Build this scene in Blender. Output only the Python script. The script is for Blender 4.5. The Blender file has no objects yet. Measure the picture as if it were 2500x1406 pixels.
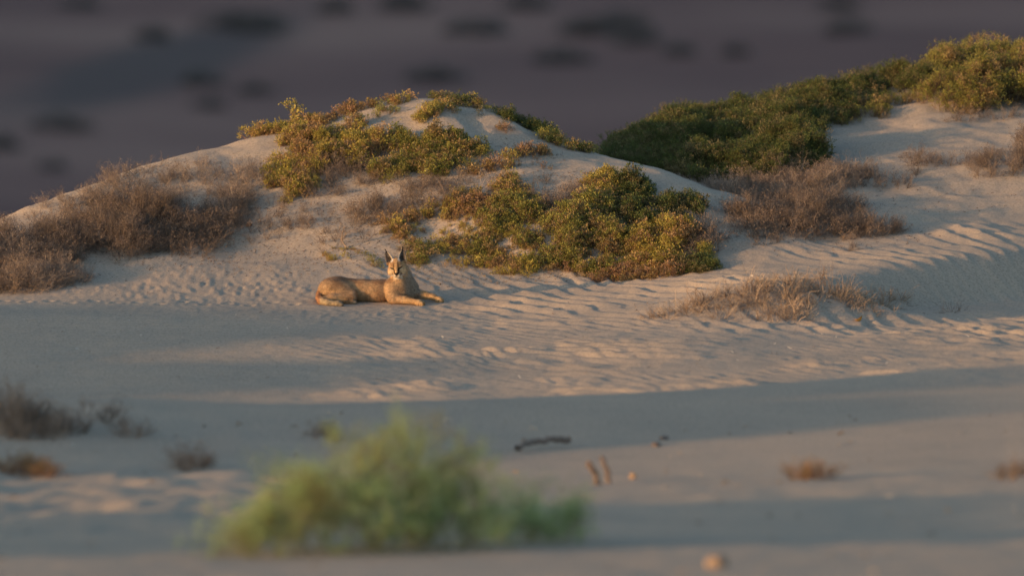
import bpy, math, random
import numpy as np
from mathutils import Vector, Matrix, Euler

# ------------------------------------------------------------------ camera, sky, sun
scene = bpy.context.scene
H = 8.0                       # camera height above the hollow the cat lies in
FP = 400.0 / 36.0 * 2500.0    # focal length in photograph pixels
DEP0 = math.atan(H / 86.0) - 37.0 / FP      # camera pitch below the horizon
SUN_AZ = math.radians(26)     # light travels towards +x, turned this much towards +y
SUN_EL = math.radians(6.8)

cam_data = bpy.data.cameras.new('camera')
cam = bpy.data.objects.new('camera', cam_data)
scene.collection.objects.link(cam)
scene.camera = cam
cam.location = (0, 0, H)
cam.rotation_euler = (math.pi / 2 - DEP0, 0, 0)
cam_data.sensor_width = 36
cam_data.lens = 400
cam_data.clip_start = 1
cam_data.clip_end = 6000
cam_data.dof.use_dof = True
cam_data.dof.focus_distance = 87.6
cam_data.dof.aperture_fstop = 400 / 205.0

world = bpy.data.worlds.new('World')
scene.world = world
world.use_nodes = True
wn = world.node_tree
sky = wn.nodes.new('ShaderNodeTexSky')
sky.sky_type = 'NISHITA'
sky.sun_disc = False
sky.sun_elevation = SUN_EL
# the sun stands to the left of the view, slightly behind the camera
to_sun = Vector((-math.cos(SUN_AZ) * math.cos(SUN_EL), -math.sin(SUN_AZ) * math.cos(SUN_EL), math.sin(SUN_EL)))
sky.sun_rotation = math.atan2(to_sun.x, to_sun.y)
sky.altitude = 200
sky.air_density = 1.0
sky.dust_density = 1.6
sky.ozone_density = 1.5
wn.links.new(sky.outputs[0], wn.nodes['Background'].inputs[0])
wn.nodes['Background'].inputs[1].default_value = 0.15

sun_data = bpy.data.lights.new('sun', 'SUN')
sun_data.energy = 2.7
sun_data.angle = math.radians(0.6)
sun_data.color = (1.0, 0.55, 0.23)
sun = bpy.data.objects.new('sun', sun_data)
scene.collection.objects.link(sun)
sun.rotation_euler = to_sun.to_track_quat('Z', 'Y').to_euler()

scene.view_settings.view_transform = 'Standard'
scene.view_settings.look = 'None'
scene.view_settings.exposure = 0.72
scene.view_settings.gamma = 1.0

# ------------------------------------------------------------------ helpers
rng = np.random.default_rng(7)
random.seed(7)
C = scene.collection


def hash2(ix, iy, seed):
    h = (ix.astype(np.int64) * 374761393 + iy.astype(np.int64) * 668265263 + seed * 974634777) & 0xFFFFFFFF
    h = ((h ^ (h >> 13)) * 1274126177) & 0xFFFFFFFF
    h = h ^ (h >> 16)
    return (h & 0xFFFFFF) / float(0xFFFFFF)


def vnoise(x, y, seed=0):
    """smooth value noise, -1..1"""
    x = np.asarray(x, float); y = np.asarray(y, float)
    ix = np.floor(x); iy = np.floor(y)
    fx = x - ix; fy = y - iy
    fx = fx * fx * fx * (fx * (fx * 6 - 15) + 10); fy = fy * fy * fy * (fy * (fy * 6 - 15) + 10)
    a = hash2(ix, iy, seed); b = hash2(ix + 1, iy, seed)
    c = hash2(ix, iy + 1, seed); d = hash2(ix + 1, iy + 1, seed)
    return ((a + (b - a) * fx) * (1 - fy) + (c + (d - c) * fx) * fy) * 2 - 1


def fbm(x, y, seed=0, octv=4, gain=0.5):
    s = 0; a = 1.0; n = 0
    for k in range(octv):
        s = s + a * vnoise(x * 2 ** k + 17.3 * k, y * 2 ** k - 9.1 * k, seed + k)
        n += a; a *= gain
    return s / n


def sstep(a, b, x):
    t = np.clip((np.asarray(x, float) - a) / (b - a), 0, 1)
    return t * t * (3 - 2 * t)


def blob(u, v, cu, cv, ru, rv):
    d = ((u - cu) / ru) ** 2 + ((v - cv) / rv) ** 2
    return np.exp(-d * 1.2)


def v2z(v, y):
    """height seen at photograph row v at ground distance y"""
    return H - y * np.tan(DEP0 + np.arctan((np.asarray(v, float) - 703.0) / FP))


def z2v(z, y):
    return 703.0 + FP * np.tan(np.arctan((H - z) / y) - DEP0)


def x2u(x, y, z=0.3):
    return 1250.0 + FP * x / (y * math.cos(DEP0) + (H - z) * math.sin(DEP0))


def u2x(u, y, z=0.3):
    return (u - 1250.0) / FP * (y * math.cos(DEP0) + (H - z) * math.sin(DEP0))


# ------------------------------------------------------------------ the shape of the dunes
# feature lines of the terrain, each: list of (column, row, distance) read off along the dunes
US = [-700, -300, 0, 150, 300, 450, 600, 750, 900, 1050, 1200, 1350, 1500, 1620, 1740, 1860, 2000, 2150, 2300, 2500, 2800, 3300]


def line(pts):
    p = np.array(pts, float)
    return np.interp(US, p[:, 0], p[:, 1]), np.interp(US, p[:, 0], p[:, 2])


LINES = []
LINES.append(line([(0, 1500, 53.0), (2500, 1490, 53.0)]))
LINES.append(line([(0, 1406, 57.0), (2500, 1400, 57.0)]))
LINES.append(line([(0, 1250, 64.5), (1250, 1245, 64.5), (2500, 1215, 65.5)]))
LINES.append(line([(0, 1120, 71.0), (700, 1118, 71.5), (1250, 1100, 72.4), (1800, 1060, 73.3), (2500, 1000, 74.5)]))
LINES.append(line([(-300, 990, 73.0), (0, 992, 73.2), (300, 982, 73.5), (500, 993, 73.7), (700, 998, 73.9), (1000, 990, 74.2), (1250, 980, 74.6),
                   (1500, 970, 75.0), (1800, 953, 75.6), (2150, 922, 76.5), (2500, 893, 77.5), (3300, 850, 79)]))
LINES.append(line([(-300, 996, 76.0), (0, 998, 76.2), (300, 988, 76.4), (500, 999, 76.6), (700, 1004, 76.8), (1000, 996, 77.0), (1250, 986, 77.2),
                   (1500, 976, 77.5), (1800, 959, 78.0), (2150, 926, 78.8), (2500, 896, 79.6), (3300, 850, 81)]))
LINES.append(line([(0, 930, 79.6), (900, 935, 79.6), (1250, 925, 79.9), (1800, 876, 80.6), (2500, 826, 82.2)]))
LINES.append(line([(0, 850, 82.0), (900, 845, 82.2), (1250, 840, 82.4), (1700, 806, 82.8), (1950, 780, 83.8), (2150, 765, 84.7), (2500, 735, 85.8), (3300, 700, 87.4)]))
LINES.append(line([(0, 755, 85.3), (600, 752, 85.5), (900, 760, 85.2), (1250, 750, 85.4), (1600, 740, 84.6), (1800, 712, 84.5), (1950, 682, 84.9), (2150, 650, 85.6), (2300, 630, 86.1), (2500, 606, 86.7), (3300, 560, 88.5)]))
LINES.append(line([(0, 718, 86.4), (180, 690, 86.7), (300, 645, 87.3), (600, 622, 87.5), (900, 652, 87.0), (1050, 668, 86.9), (1200, 682, 86.8),
                   (1500, 692, 86.6), (1740, 668, 86.3), (1860, 650, 86.3), (2150, 606, 86.9), (2500, 550, 87.9), (3300, 510, 89.3)]))
LINES.append(line([(0, 620, 87.4), (300, 520, 88.3), (600, 470, 88.7), (900, 450, 88.6), (1050, 465, 88.3), (1200, 490, 88.0), (1350, 530, 87.7),
                   (1500, 555, 87.5), (1620, 575, 87.3), (1740, 585, 87.2), (1860, 560, 87.6), (2150, 520, 88.3), (2500, 445, 89.3), (3300, 400, 90.6)]))
LINES.append(line([(-300, 600, 88.0), (0, 540, 88.3), (100, 506, 88.6), (200, 466, 88.9), (300, 428, 89.2), (400, 392, 89.5), (450, 377, 89.6), (600, 347, 89.9), (750, 318, 90.1), (820, 290, 90.2), (900, 262, 90.3),
                   (1000, 244, 90.4), (1050, 243, 90.4), (1150, 256, 90.4), (1200, 270, 90.3), (1290, 303, 90.1), (1350, 330, 89.9), (1500, 384, 89.4), (1620, 418, 89.0),
                   (1740, 478, 88.4), (1800, 500, 88.4), (1860, 500, 88.6), (2000, 468, 89.0), (2150, 440, 89.4), (2500, 370, 90.1), (3300, 330, 91)]))
# hollow between the two dunes
LINES.append(line([(-300, 640, 89.5), (0, 590, 89.8), (300, 500, 90.6), (600, 420, 91.2), (900, 340, 91.7), (1050, 318, 91.8), (1200, 345, 91.5), (1350, 385, 90.9),
                   (1500, 402, 90.2), (1620, 425, 89.9), (1740, 440, 89.8), (1860, 428, 90.0), (2000, 385, 90.3), (2150, 345, 90.8), (2300, 315, 91.2), (2500, 300, 91.4), (3300, 260, 92)]))
LINES.append(line([(0, 680, 92.0), (600, 560, 92.6), (1050, 460, 93.0), (1350, 440, 92.4), (1460, 385, 92.0), (1530, 345, 92.2), (1620, 305, 92.6), (1740, 282, 93.0), (1860, 257, 93.3),
                   (2000, 222, 93.7), (2150, 212, 93.9), (2220, 196, 94.0), (2270, 168, 94.1), (2400, 135, 94.3), (2500, 128, 94.5), (3300, 80, 95)]))
NV = len(LINES)
LV = np.array([l[0] for l in LINES]); LY = np.array([l[1] for l in LINES])
LZ = v2z(LV, LY)
UF = np.arange(-700, 3301, 10.0)


def smooth_u(a):
    b = np.array([np.interp(UF, US, r) for r in a])
    k = np.exp(-np.linspace(-2, 2, 9) ** 2); k /= k.sum()
    return np.array([np.convolve(np.pad(r, 4, 'edge'), k, 'valid') for r in b])


LYs = smooth_u(LY); LZs = smooth_u(LZ)
YF = np.arange(50, 97.001, 0.04)


def pchip(x, y, xi):
    h = np.diff(x); d = np.diff(y) / h
    m = np.zeros_like(y)
    for i in range(1, len(x) - 1):
        if d[i - 1] * d[i] > 0:
            w1 = 2 * h[i] + h[i - 1]; w2 = h[i] + 2 * h[i - 1]
            m[i] = (w1 + w2) / (w1 / d[i - 1] + w2 / d[i])
    m[0] = d[0]; m[-1] = d[-1]
    j = np.clip(np.searchsorted(x, xi) - 1, 0, len(x) - 2)
    t = (xi - x[j]) / h[j]
    t2 = t * t; t3 = t2 * t
    return (2 * t3 - 3 * t2 + 1) * y[j] + (t3 - 2 * t2 + t) * h[j] * m[j] + (-2 * t3 + 3 * t2) * y[j + 1] + (t3 - t2) * h[j] * m[j + 1]


ZG = np.zeros((len(UF), len(YF)))
for i in range(len(UF)):
    xs = np.concatenate([[0.0, 30.0], LYs[:, i], [LYs[-1, i] + 3.0, LYs[-1, i] + 9.0, 150.0]])
    zl = LZs[-1, i]
    zs = np.concatenate([[6.2, 3.4], LZs[:, i], [min(zl, 2) - 0.9, min(zl, 2) - 3.0, -20.0]])
    ZG[i] = pchip(xs, zs, YF)
# soften the joins between feature lines a little
_k = np.exp(-np.linspace(-2, 2, 9) ** 2); _k /= _k.sum()
ZG = np.array([np.convolve(np.pad(r, 4, 'edge'), _k, 'valid') for r in ZG])


def zgrid(u, y):
    a = np.clip((u + 700) / 10.0, 0, len(UF) - 1.001); b = np.clip((y - 50) / 0.04, 0, len(YF) - 1.001)
    i = a.astype(int); j = b.astype(int); fa = a - i; fb = b - j
    return (ZG[i, j] * (1 - fa) + ZG[i + 1, j] * fa) * (1 - fb) + (ZG[i, j + 1] * (1 - fa) + ZG[i + 1, j + 1] * fa) * fb


PLAIN = -34.0
SA, CA = math.sin(SUN_AZ), math.cos(SUN_AZ)


def z_base(x, y):
    """large shapes only"""
    x = np.asarray(x, float); y = np.asarray(y, float)
    u = 1250.0 + FP * x / (np.maximum(y, 5) * 1.0045 + 0.66)
    near = zgrid(u, np.clip(y, 50, 96.9))
    z50 = zgrid(u, np.full_like(y, 50.0))
    fore = z50 + (6.2 - z50) * np.clip((50 - y) / 50.0, -0.3, 1.0)
    z97 = zgrid(u, np.full_like(y, 96.9))
    t = sstep(96.9, 210, y)
    far_plain = PLAIN + 1.0 * fbm(x / 60, y / 60, 5, 3)
    # an unseen ridge added on the left to keep the evening sun off the plain
    rid = 46 * np.exp(-((x + 190) / 75.0) ** 2) * sstep(120, 190, y) * (1 + 0.2 * fbm(x / 40, y / 40, 9, 3))
    # and the plain climbs slowly towards far hills
    rise = 60 * sstep(700, 2500, np.hypot(x, y))
    back = z97 * (1 - t) + (far_plain + rid + rise) * t
    z = np.where(y < 50, fore, np.where(y > 96.9, back, near))
    # side slopes: away from the line of sight the ground settles to a gentle level
    side = sstep(14, 60, np.abs(x)) * (y < 150)
    lev = np.where(y < 97, 0.6 + 0.6 * fbm(x / 12, y / 12, 3, 3), z)
    z = z * (1 - side) + lev * side
    return z


def caster_x(y):  # crest of the off-frame dune, shaped only to cast the shadow bands
    return np.interp(y, [50, 58, 75, 90], [-16.0, -18.0, -24.0, -26.0])


# where the shadow of the unseen dune added on the left ends: (column, row) tips
TIPS = [(0, 733, 0), (40, 742, 1), (380, 745, 1), (700, 765, 1), (1020, 795, 1), (860, 822, 1), (700, 838, 1), (480, 862, 1), (420, 880, 1), (620, 884, 1),
        (900, 884, 1), (1250, 878, 1), (1120, 900, 1), (940, 935, 1), (650, 958, 1), (380, 972, 1), (2500, 896, 1), (2500, 935, 1), (2300, 965, 1), (1800, 985, 1), (2450, 1003, 1),
        (1900, 1060, 1), (1300, 1106, 1), (640, 1150, 1), (50, 1165, 0), (0, 1235, 0), (2500, 1200, 1), (2500, 1250, 1), (2500, 1296, 1), (0, 1386, 0), (0, 1400, 0)]


def find_y(u, v, y0=54.0, y1=96.5):
    ys = np.arange(y0, y1, 0.02)
    zz = z_base(u2x(u, ys), ys)
    vv = z2v(zz, ys)
    k = np.argmax(vv <= v)
    return ys[k] if vv[k] <= v else y1


_q = []; _h = []
for (u, v, on) in TIPS:
    yy = find_y(u, v); xx = u2x(u, yy); zz = float(z_base(np.array([xx]), np.array([yy]))[0])
    q = -xx * SA + yy * CA; p = xx * CA + yy * SA
    # step back along the sun direction to the added dune's crest line
    s = 0.0
    for it in range(4000):
        if xx - s * CA < caster_x(yy - s * SA): break
        s += 0.02
    h = zz + s * math.tan(SUN_EL) if on else -0.3
    _q.append(q); _h.append(h)
o_ = np.argsort(_q)
CQ = np.array(_q)[o_]; CH = np.array(_h)[o_]
CQ = np.concatenate([[CQ[0] - 14, CQ[0] - 6], CQ, [CQ[-1] + 1.5]]); CH = np.concatenate([[0.5, CH[0]], CH, [-0.3]])
_i = int(np.searchsorted(CQ, 69.0)); CQ = np.insert(CQ, _i, CQ[_i - 1] + 0.35); CH = np.insert(CH, _i, CH[_i] * 0.97)


def z_caster(x, y, z):
    q = -x * SA + y * CA
    hc = np.interp(q, CQ, CH)
    d = (x - caster_x(y))
    w = np.exp(-(np.abs(d) / 3.0) ** 2) * (np.abs(d) < 9) * sstep(40, 48, y) * (1 - sstep(92, 97, y))
    return np.where(hc > z, z + (hc - z) * w, z)


def ripple(ph, lee=0.32):
    t = ph - np.floor(ph)
    r = np.where(t < 1 - lee, t / (1 - lee), (1 - t) / lee)
    return r * r * (3 - 2 * r)


def bumpf(x, y, cx, cy, rx, ry):
    return np.exp(-(((x - cx) / rx) ** 2 + ((y - cy) / ry) ** 2))


CAT_U, CAT_V = 920.0, 741.0
CAT_Y = find_y(CAT_U, CAT_V); CAT_X = u2x(CAT_U, CAT_Y)
CAT_Z = float(z_base(np.array([CAT_X]), np.array([CAT_Y]))[0])
CAT_SLOPE = math.atan((float(z_base(np.array([CAT_X]), np.array([CAT_Y + .3]))[0]) - float(z_base(np.array([CAT_X]), np.array([CAT_Y - .3]))[0])) / .6)


def terrain(x, y, fine=True):
    x = np.asarray(x, float); y = np.asarray(y, float)
    z = z_base(x, y)
    u = 1250.0 + FP * x / (np.maximum(y, 5) * 1.0045 + 0.66)
    v = z2v(z, np.maximum(y, 5))
    zone = ((y > 52) & (y < 97) & (np.abs(x) < 14)).astype(float)
    z = z_caster(x, y, z)
    # mound under the straw
    mx = u2x(1930, 83.3)
    z = z + zone * 0.22 * bumpf(x, y, mx, 83.9, 0.75, 0.45)
    # soft relief of the dune body
    face = sstep(86.6, 87.8, y) * (1 - sstep(95, 97, y))
    z = z + zone * face * (0.05 * fbm(x / 0.9, y / 0.9, 21, 2) + 0.017 * fbm(x / 0.27, y / 0.22, 22, 2) + 0.012 * (1 - np.abs(vnoise(x / .4 + 2 * y, y / .5, 29))) * sstep(450, 1000, u))
    # scoured steps on the crest
    wy = x + 0.55 * (y - 90) + 0.35 * fbm(x / 0.8, y / 0.8, 24, 2)
    st = ripple(wy / 0.62)
    cz = blob(u, v, 1130, 300, 230, 70) + 0.8 * blob(u, v, 1120, 440, 170, 60) + 0.15 * blob(u, v, 500, 400, 170, 50) + 0.7 * blob(u, v, 1180, 600, 260, 60)
    z = z + zone * np.clip(cz, 0, 1) * 0.05 * (st - 0.4) * (0.5 + 0.8 * np.clip(fbm(x / 0.7, y / 0.7, 25, 2) + .4, 0, 1))
    if not fine:
        return z
    # ------------- wind ripples
    flatk = zone * (y < 90)
    # (a) bold curved ripples right of the cat and along the ridge
    wa = x + 0.42 * (y - 86) + 0.10 * fbm(x / 0.45, y / 0.6, 31, 2) + 0.05 * fbm(x / .16, y / .3, 32, 2)
    lam = 0.21
    ma = (1.1 * blob(u, v, 1480, 712, 330, 40) + 1.0 * blob(u, v, 1230, 745, 200, 42) + 0.9 * blob(u, v, 1850, 690, 220, 26)
          + 1.0 * blob(u, v, 2180, 628, 300, 22) + 0.9 * blob(u, v, 2400, 575, 160, 34)
          + 0.8 * blob(u, v, 2100, 800, 420, 26) + 0.7 * blob(u, v, 2380, 320, 130, 50) + 0.7 * blob(u, v, 2450, 790, 150, 60))
    ma = np.clip(ma, 0, 1.0) * (0.75 + 0.5 * np.clip(fbm(x / .5, y / .7, 33, 2), -1, 1))
    z = z + flatk * ma * 0.034 * ripple(wa / lam, .24)
    # (b) broad shallow ripples of the middle flat
    wb = 0.42 * x + 0.80 * (y - 80) + 0.20 * fbm(x / 1.0, y / 1.5, 41, 2) + 0.035 * fbm(x / .22, y / .4, 42, 2)
    mb = sstep(620, 1100, u) * sstep(770, 810, v) * (1 - sstep(965, 990, v)) + 0.5 * blob(u, v, 900, 960, 350, 30)
    pat = np.clip(0.25 + 1.1 * fbm(x / 0.55, y / 0.8, 43, 3), 0, 1.1)
    z = z + zone * (y > 77.5) * (y < 86) * np.clip(mb, 0, 1) * pat * 0.042 * ripple(wb / 0.27, .17)
    wb2 = x * 0.9 + 0.5 * (y - 80) + 0.16 * fbm(x / 0.3, y / 0.5, 45, 2)
    z = z + zone * (y > 77.5) * (y < 86) * np.clip(mb, 0, 1) * np.clip(fbm(x / 0.7, y / 1.0, 46, 2), 0, 1) * 0.011 * ripple(wb2 / 0.2, .24)
    wf = 0.80 * x + 0.45 * (y - 80) + 0.12 * fbm(x / 0.4, y / 0.6, 47, 2)
    mf2 = zone * (y > 77.5) * (y < 87.5) * sstep(560, 900, u) * np.clip(.35 + .9 * fbm(x / .8, y / 1.1, 48, 2), 0, 1)
    z = z + mf2 * 0.0085 * ripple(wf / 0.115, .3)
    # (c) fine lines on the shaded left flat
    wc = 0.10 * x + (y - 80) + 0.10 * fbm(x / 1.4, y / 0.8, 51, 2)
    mc = (1 - sstep(600, 900, u)) * sstep(750, 790, v) * (1 - sstep(960, 985, v))
    z = z + zone * (y > 77.5) * mc * 0.016 * ripple(wc / 0.19)
    # (d) peppered little ripples between bushes and cat
    md = blob(u, v, 560, 705, 460, 60) + 0.8 * blob(u, v, 950, 775, 250, 25)
    z = z + flatk * (y > 84) * np.clip(md, 0, 1) * (0.010 * np.clip(fbm(x / .035, y / .13, 61, 2), -.2, 1) )
    # (e) blotchy foreground
    mf = zone * (y < 73.5)
    z = z + mf * (0.050 * fbm(x / 0.42, y / 0.9, 71, 3)) * (1 - .72 * sstep(600, 1100, u)) * (0.3 + 0.7 * sstep(1120, 1180, v) * (1 - sstep(1290, 1330, v) * (1 - sstep(900, 1700, u))))
    # everywhere: small unevenness
    z = z + zone * (0.004 * fbm(x / 0.09, y / 0.12, 81, 3) + 0.010 * fbm(x / 0.5, y / 0.7, 82, 2)) * (y > 76)
    # the cat has pressed itself a flat bed
    bed = bumpf(x, y, CAT_X + .02, CAT_Y + .03, .62, .34)
    bed = np.clip(bed * 1.8, 0, 1)
    zb = CAT_Z + (y - CAT_Y) * math.tan(CAT_SLOPE)
    z = z * (1 - bed) + zb * bed
    # sand pushed up round it, and prints leading in from the left
    bd = bumpf(x, y, CAT_X + .02, CAT_Y + .03, .62, .34)
    z = z + zone * 0.007 * np.exp(-((bd - .42) / .16) ** 2) * (1 + fbm(x / .05, y / .07, 91, 2))
    for k in range(26):
        px_ = CAT_X - .62 - .17 * k; py_ = CAT_Y - .05 + .10 * (k % 2) + .012 * k + .03 * math.sin(k * 1.7)
        r2 = ((x - px_) / .036) ** 2 + ((y - py_) / .045) ** 2
        z = z + zone * (-.013 * np.exp(-r2) + .006 * np.exp(-((np.sqrt(r2) - 1.5) / .45) ** 2))
    return z


def ground(x, y):
    return float(terrain(np.array([x]), np.array([y]))[0])


def at(u, v, lo=54.0, hi=96.5):
    """ground point seen at photograph column u, row v"""
    ys = np.arange(lo, hi, 0.03)
    zz = terrain(u2x(u, ys), ys, fine=False)
    vv = z2v(zz, ys)
    k = int(np.argmax(vv <= v))
    if vv[k] > v:
        k = int(np.argmin(vv))
    y = float(ys[k]); x = float(u2x(u, y))
    return Vector((x, y, ground(x, y)))


# ------------------------------------------------------------------ object helpers
def mesh_np(name, verts, quads=None, tris=None, cols=None, smooth=False, mats=None):
    me = bpy.data.meshes.new(name)
    verts = np.asarray(verts, np.float32)
    nq = 0 if quads is None else len(quads); nt = 0 if tris is None else len(tris)
    me.vertices.add(len(verts)); me.vertices.foreach_set('co', verts.ravel())
    me.loops.add(nq * 4 + nt * 3); me.polygons.add(nq + nt)
    idx = []
    if nq: idx.append(np.asarray(quads, np.int32).ravel())
    if nt: idx.append(np.asarray(tris, np.int32).ravel())
    me.loops.foreach_set('vertex_index', np.concatenate(idx))
    st = np.concatenate([np.arange(nq) * 4, nq * 4 + np.arange(nt) * 3]).astype(np.int32)
    me.polygons.foreach_set('loop_start', st)
    me.polygons.foreach_set('use_smooth', np.full(nq + nt, smooth))
    me.update(calc_edges=True)
    if cols is not None:
        a = me.color_attributes.new('Col', 'FLOAT_COLOR', 'POINT')
        c = np.ones((len(verts), 4), np.float32); c[:, :3] = cols
        a.data.foreach_set('color', c.ravel())
    return me


def link(name, me, mat, parent=None):
    o = bpy.data.objects.new(name, me)
    if mat is not None: me.materials.append(mat)
    C.objects.link(o)
    if parent is not None: o.parent = parent
    return o


def tag(o, label, cat, group=None, kind=None):
    if label: o['label'] = label
    if cat: o['category'] = cat
    if group: o['group'] = group
    if kind: o['kind'] = kind
    return o


def empty(name, loc, label, cat, group=None, rz=0.0, kind=None):
    o = bpy.data.objects.new(name, None); C.objects.link(o)
    o.location = loc; o.rotation_euler = (0, 0, rz); o.empty_display_size = .1
    return tag(o, label, cat, group, kind)


def new_mat(name, rough=0.9, spec=0.1):
    m = bpy.data.materials.new(name); m.use_nodes = True
    n = m.node_tree; b = n.nodes['Principled BSDF']
    b.inputs['Roughness'].default_value = rough
    b.inputs['Specular IOR Level'].default_value = spec
    return m, n, b


def ramp(n, stops):
    r = n.nodes.new('ShaderNodeValToRGB')
    e = r.color_ramp.elements
    while len(e) < len(stops): e.new(0.5)
    for k, (p, c) in enumerate(stops):
        e[k].position = p; e[k].color = (*c, 1)
    return r

# ------------------------------------------------------------------ sand
def sand_material():
    m, n, b = new_mat('sand', 0.95, 0.08)
    L = n.links
    tc = n.nodes.new('ShaderNodeTexCoord')
    sep = n.nodes.new('ShaderNodeSeparateXYZ'); L.new(tc.outputs['Object'], sep.inputs[0])

    def noise(scale, detail=4, rough=0.6):
        t = n.nodes.new('ShaderNodeTexNoise'); t.inputs['Scale'].default_value = scale
        t.inputs['Detail'].default_value = detail; t.inputs['Roughness'].default_value = rough
        L.new(tc.outputs['Object'], t.inputs['Vector']); return t

    def mixc(a, c, fac):
        x = n.nodes.new('ShaderNodeMix'); x.data_type = 'RGBA'
        for s, val in ((0, fac), (6, a), (7, c)):
            if hasattr(val, 'links'): L.new(val, x.inputs[s])
            else: x.inputs[s].default_value = val if s == 0 else (*val, 1)
        return x.outputs[2]
    big = noise(0.9, 3)
    r1 = ramp(n, [(0.35, (0.475, 0.398, 0.318)), (0.65, (0.540, 0.442, 0.344))]); L.new(big.outputs[0], r1.inputs[0])
    grain = noise(55, 3, 0.7)
    r2 = ramp(n, [(0.30, (0.55, 0.54, 0.54)), (0.50, (0.97, 0.97, 0.97)), (0.75, (1.2, 1.18, 1.14))]); L.new(grain.outputs[0], r2.inputs[0])
    mul = n.nodes.new('ShaderNodeMix'); mul.data_type = 'RGBA'; mul.blend_type = 'MULTIPLY'; mul.inputs[0].default_value = 0.8
    L.new(r1.outputs[0], mul.inputs[6]); L.new(r2.outputs[0], mul.inputs[7])
    # scattered dark grit
    v = n.nodes.new('ShaderNodeTexVoronoi'); v.inputs['Scale'].default_value = 7; L.new(tc.outputs['Object'], v.inputs['Vector'])
    gr = ramp(n, [(0.045, (0.55, 0.5, 0.45)), (0.075, (1, 1, 1))]); L.new(v.outputs['Distance'], gr.inputs[0])
    mul2 = n.nodes.new('ShaderNodeMix'); mul2.data_type = 'RGBA'; mul2.blend_type = 'MULTIPLY'; mul2.inputs[0].default_value = 0.6
    L.new(mul.outputs[2], mul2.inputs[6]); L.new(gr.outputs[0], mul2.inputs[7])
    # the stony plain far below: brown red gravel with darker crusts
    pl = noise(0.03, 5, 0.6)
    r3 = ramp(n, [(0.30, (0.195, 0.112, 0.100)), (0.50, (0.285, 0.166, 0.138)), (0.70, (0.37, 0.225, 0.178))]); L.new(pl.outputs[0], r3.inputs[0])
    # one long slanted sheet of dark crust
    y0 = (H - PLAIN) / math.tan(DEP0 + (160 - 703) / FP); x0 = u2x(370, y0, PLAIN); slp = 4.2
    d1 = n.nodes.new('ShaderNodeVectorMath'); d1.operation = 'SUBTRACT'; d1.inputs[1].default_value = (x0, y0, 0)
    L.new(tc.outputs['Object'], d1.inputs[0])
    cx = n.nodes.new('ShaderNodeVectorMath'); cx.operation = 'DOT_PRODUCT'; cx.inputs[1].default_value = (1 / 7.0, 0, 0); L.new(d1.outputs[0], cx.inputs[0])
    cy = n.nodes.new('ShaderNodeVectorMath'); cy.operation = 'DOT_PRODUCT'; cy.inputs[1].default_value = (-slp / 24.0, 1 / 24.0, 0); L.new(d1.outputs[0], cy.inputs[0])
    cb = n.nodes.new('ShaderNodeCombineXYZ'); L.new(cx.outputs['Value'], cb.inputs[0]); L.new(cy.outputs['Value'], cb.inputs[1])
    ln = n.nodes.new('ShaderNodeVectorMath'); ln.operation = 'LENGTH'; L.new(cb.outputs[0], ln.inputs[0])
    wob = noise(0.15, 3)
    ad = n.nodes.new('ShaderNodeMath'); ad.operation = 'ADD'; L.new(ln.outputs['Value'], ad.inputs[0]); L.new(wob.outputs[0], ad.inputs[1])
    pr = ramp(n, [(0.55, (1, 1, 1)), (0.85, (0, 0, 0))])
    dv = n.nodes.new('ShaderNodeMath'); dv.operation = 'MULTIPLY'; dv.inputs[1].default_value = 0.5; L.new(ad.outputs[0], dv.inputs[0])
    L.new(dv.outputs[0], pr.inputs[0])
    plain = mixc(r3.outputs[0], (0.155, 0.115, 0.105), pr.outputs[0])
    mr = n.nodes.new('ShaderNodeMapRange'); L.new(sep.outputs['Y'], mr.inputs[0]); mr.inputs[1].default_value = 120; mr.inputs[2].default_value = 200
    col = mixc(mul2.outputs[2], plain, mr.outputs[0])
    L.new(col, b.inputs['Base Color'])
    bp = n.nodes.new('ShaderNodeBump'); bp.inputs['Strength'].default_value = 0.8; bp.inputs['Distance'].default_value = 0.006
    g2 = noise(38, 5, 0.75); L.new(g2.outputs[0], bp.inputs['Height']); L.new(bp.outputs[0], b.inputs['Normal'])
    return m


M_SAND = sand_material()


def axis(segs):
    out = []
    for a, b, s in segs:
        out.append(np.arange(a, b - s * 0.25, s))
    out.append([segs[-1][1]])
    return np.concatenate(out)


def geo(a, b, s0, k):
    """growing steps from a to b"""
    r = [a]; s = s0
    while abs(r[-1] - a) < abs(b - a):
        r.append(r[-1] + math.copysign(s, b - a)); s *= k
    return np.array(r)


gx = np.concatenate([geo(-36, -4000, 0.8, 1.22)[::-1][:-1], axis([(-36, -4.4, 0.16), (-4.4, 4.4, 0.0155), (4.4, 9, 0.12)])[:-1], geo(9, 4000, 0.3, 1.22)])
gy = np.concatenate([geo(50, -3000, 0.6, 1.25)[::-1][:-1], axis([(50, 76.5, 0.08), (76.5, 92, 0.026), (92, 97, 0.06)])[:-1], axis([(97, 210, 2.0), (210, 1000, 6.0)])[:-1], geo(1000, 5000, 8.0, 1.15)])
GX, GY = np.meshgrid(gx, gy)
GZ = terrain(GX.ravel(), GY.ravel())
nv = np.stack([GX.ravel(), GY.ravel(), GZ], 1)
nxx = len(gx); nyy = len(gy)
ii = (np.arange(nyy - 1)[:, None] * nxx + np.arange(nxx - 1)[None, :]).ravel()
q4 = np.stack([ii, ii + 1, ii + 1 + nxx, ii + nxx], 1)
print('ground verts', len(nv))
g_ = link('ground', mesh_np('ground', nv, quads=q4, smooth=True), M_SAND)
g_['kind'] = 'structure'
g_['label'] = 'rippled pale sand dunes falling away to a dark stony plain'

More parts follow.
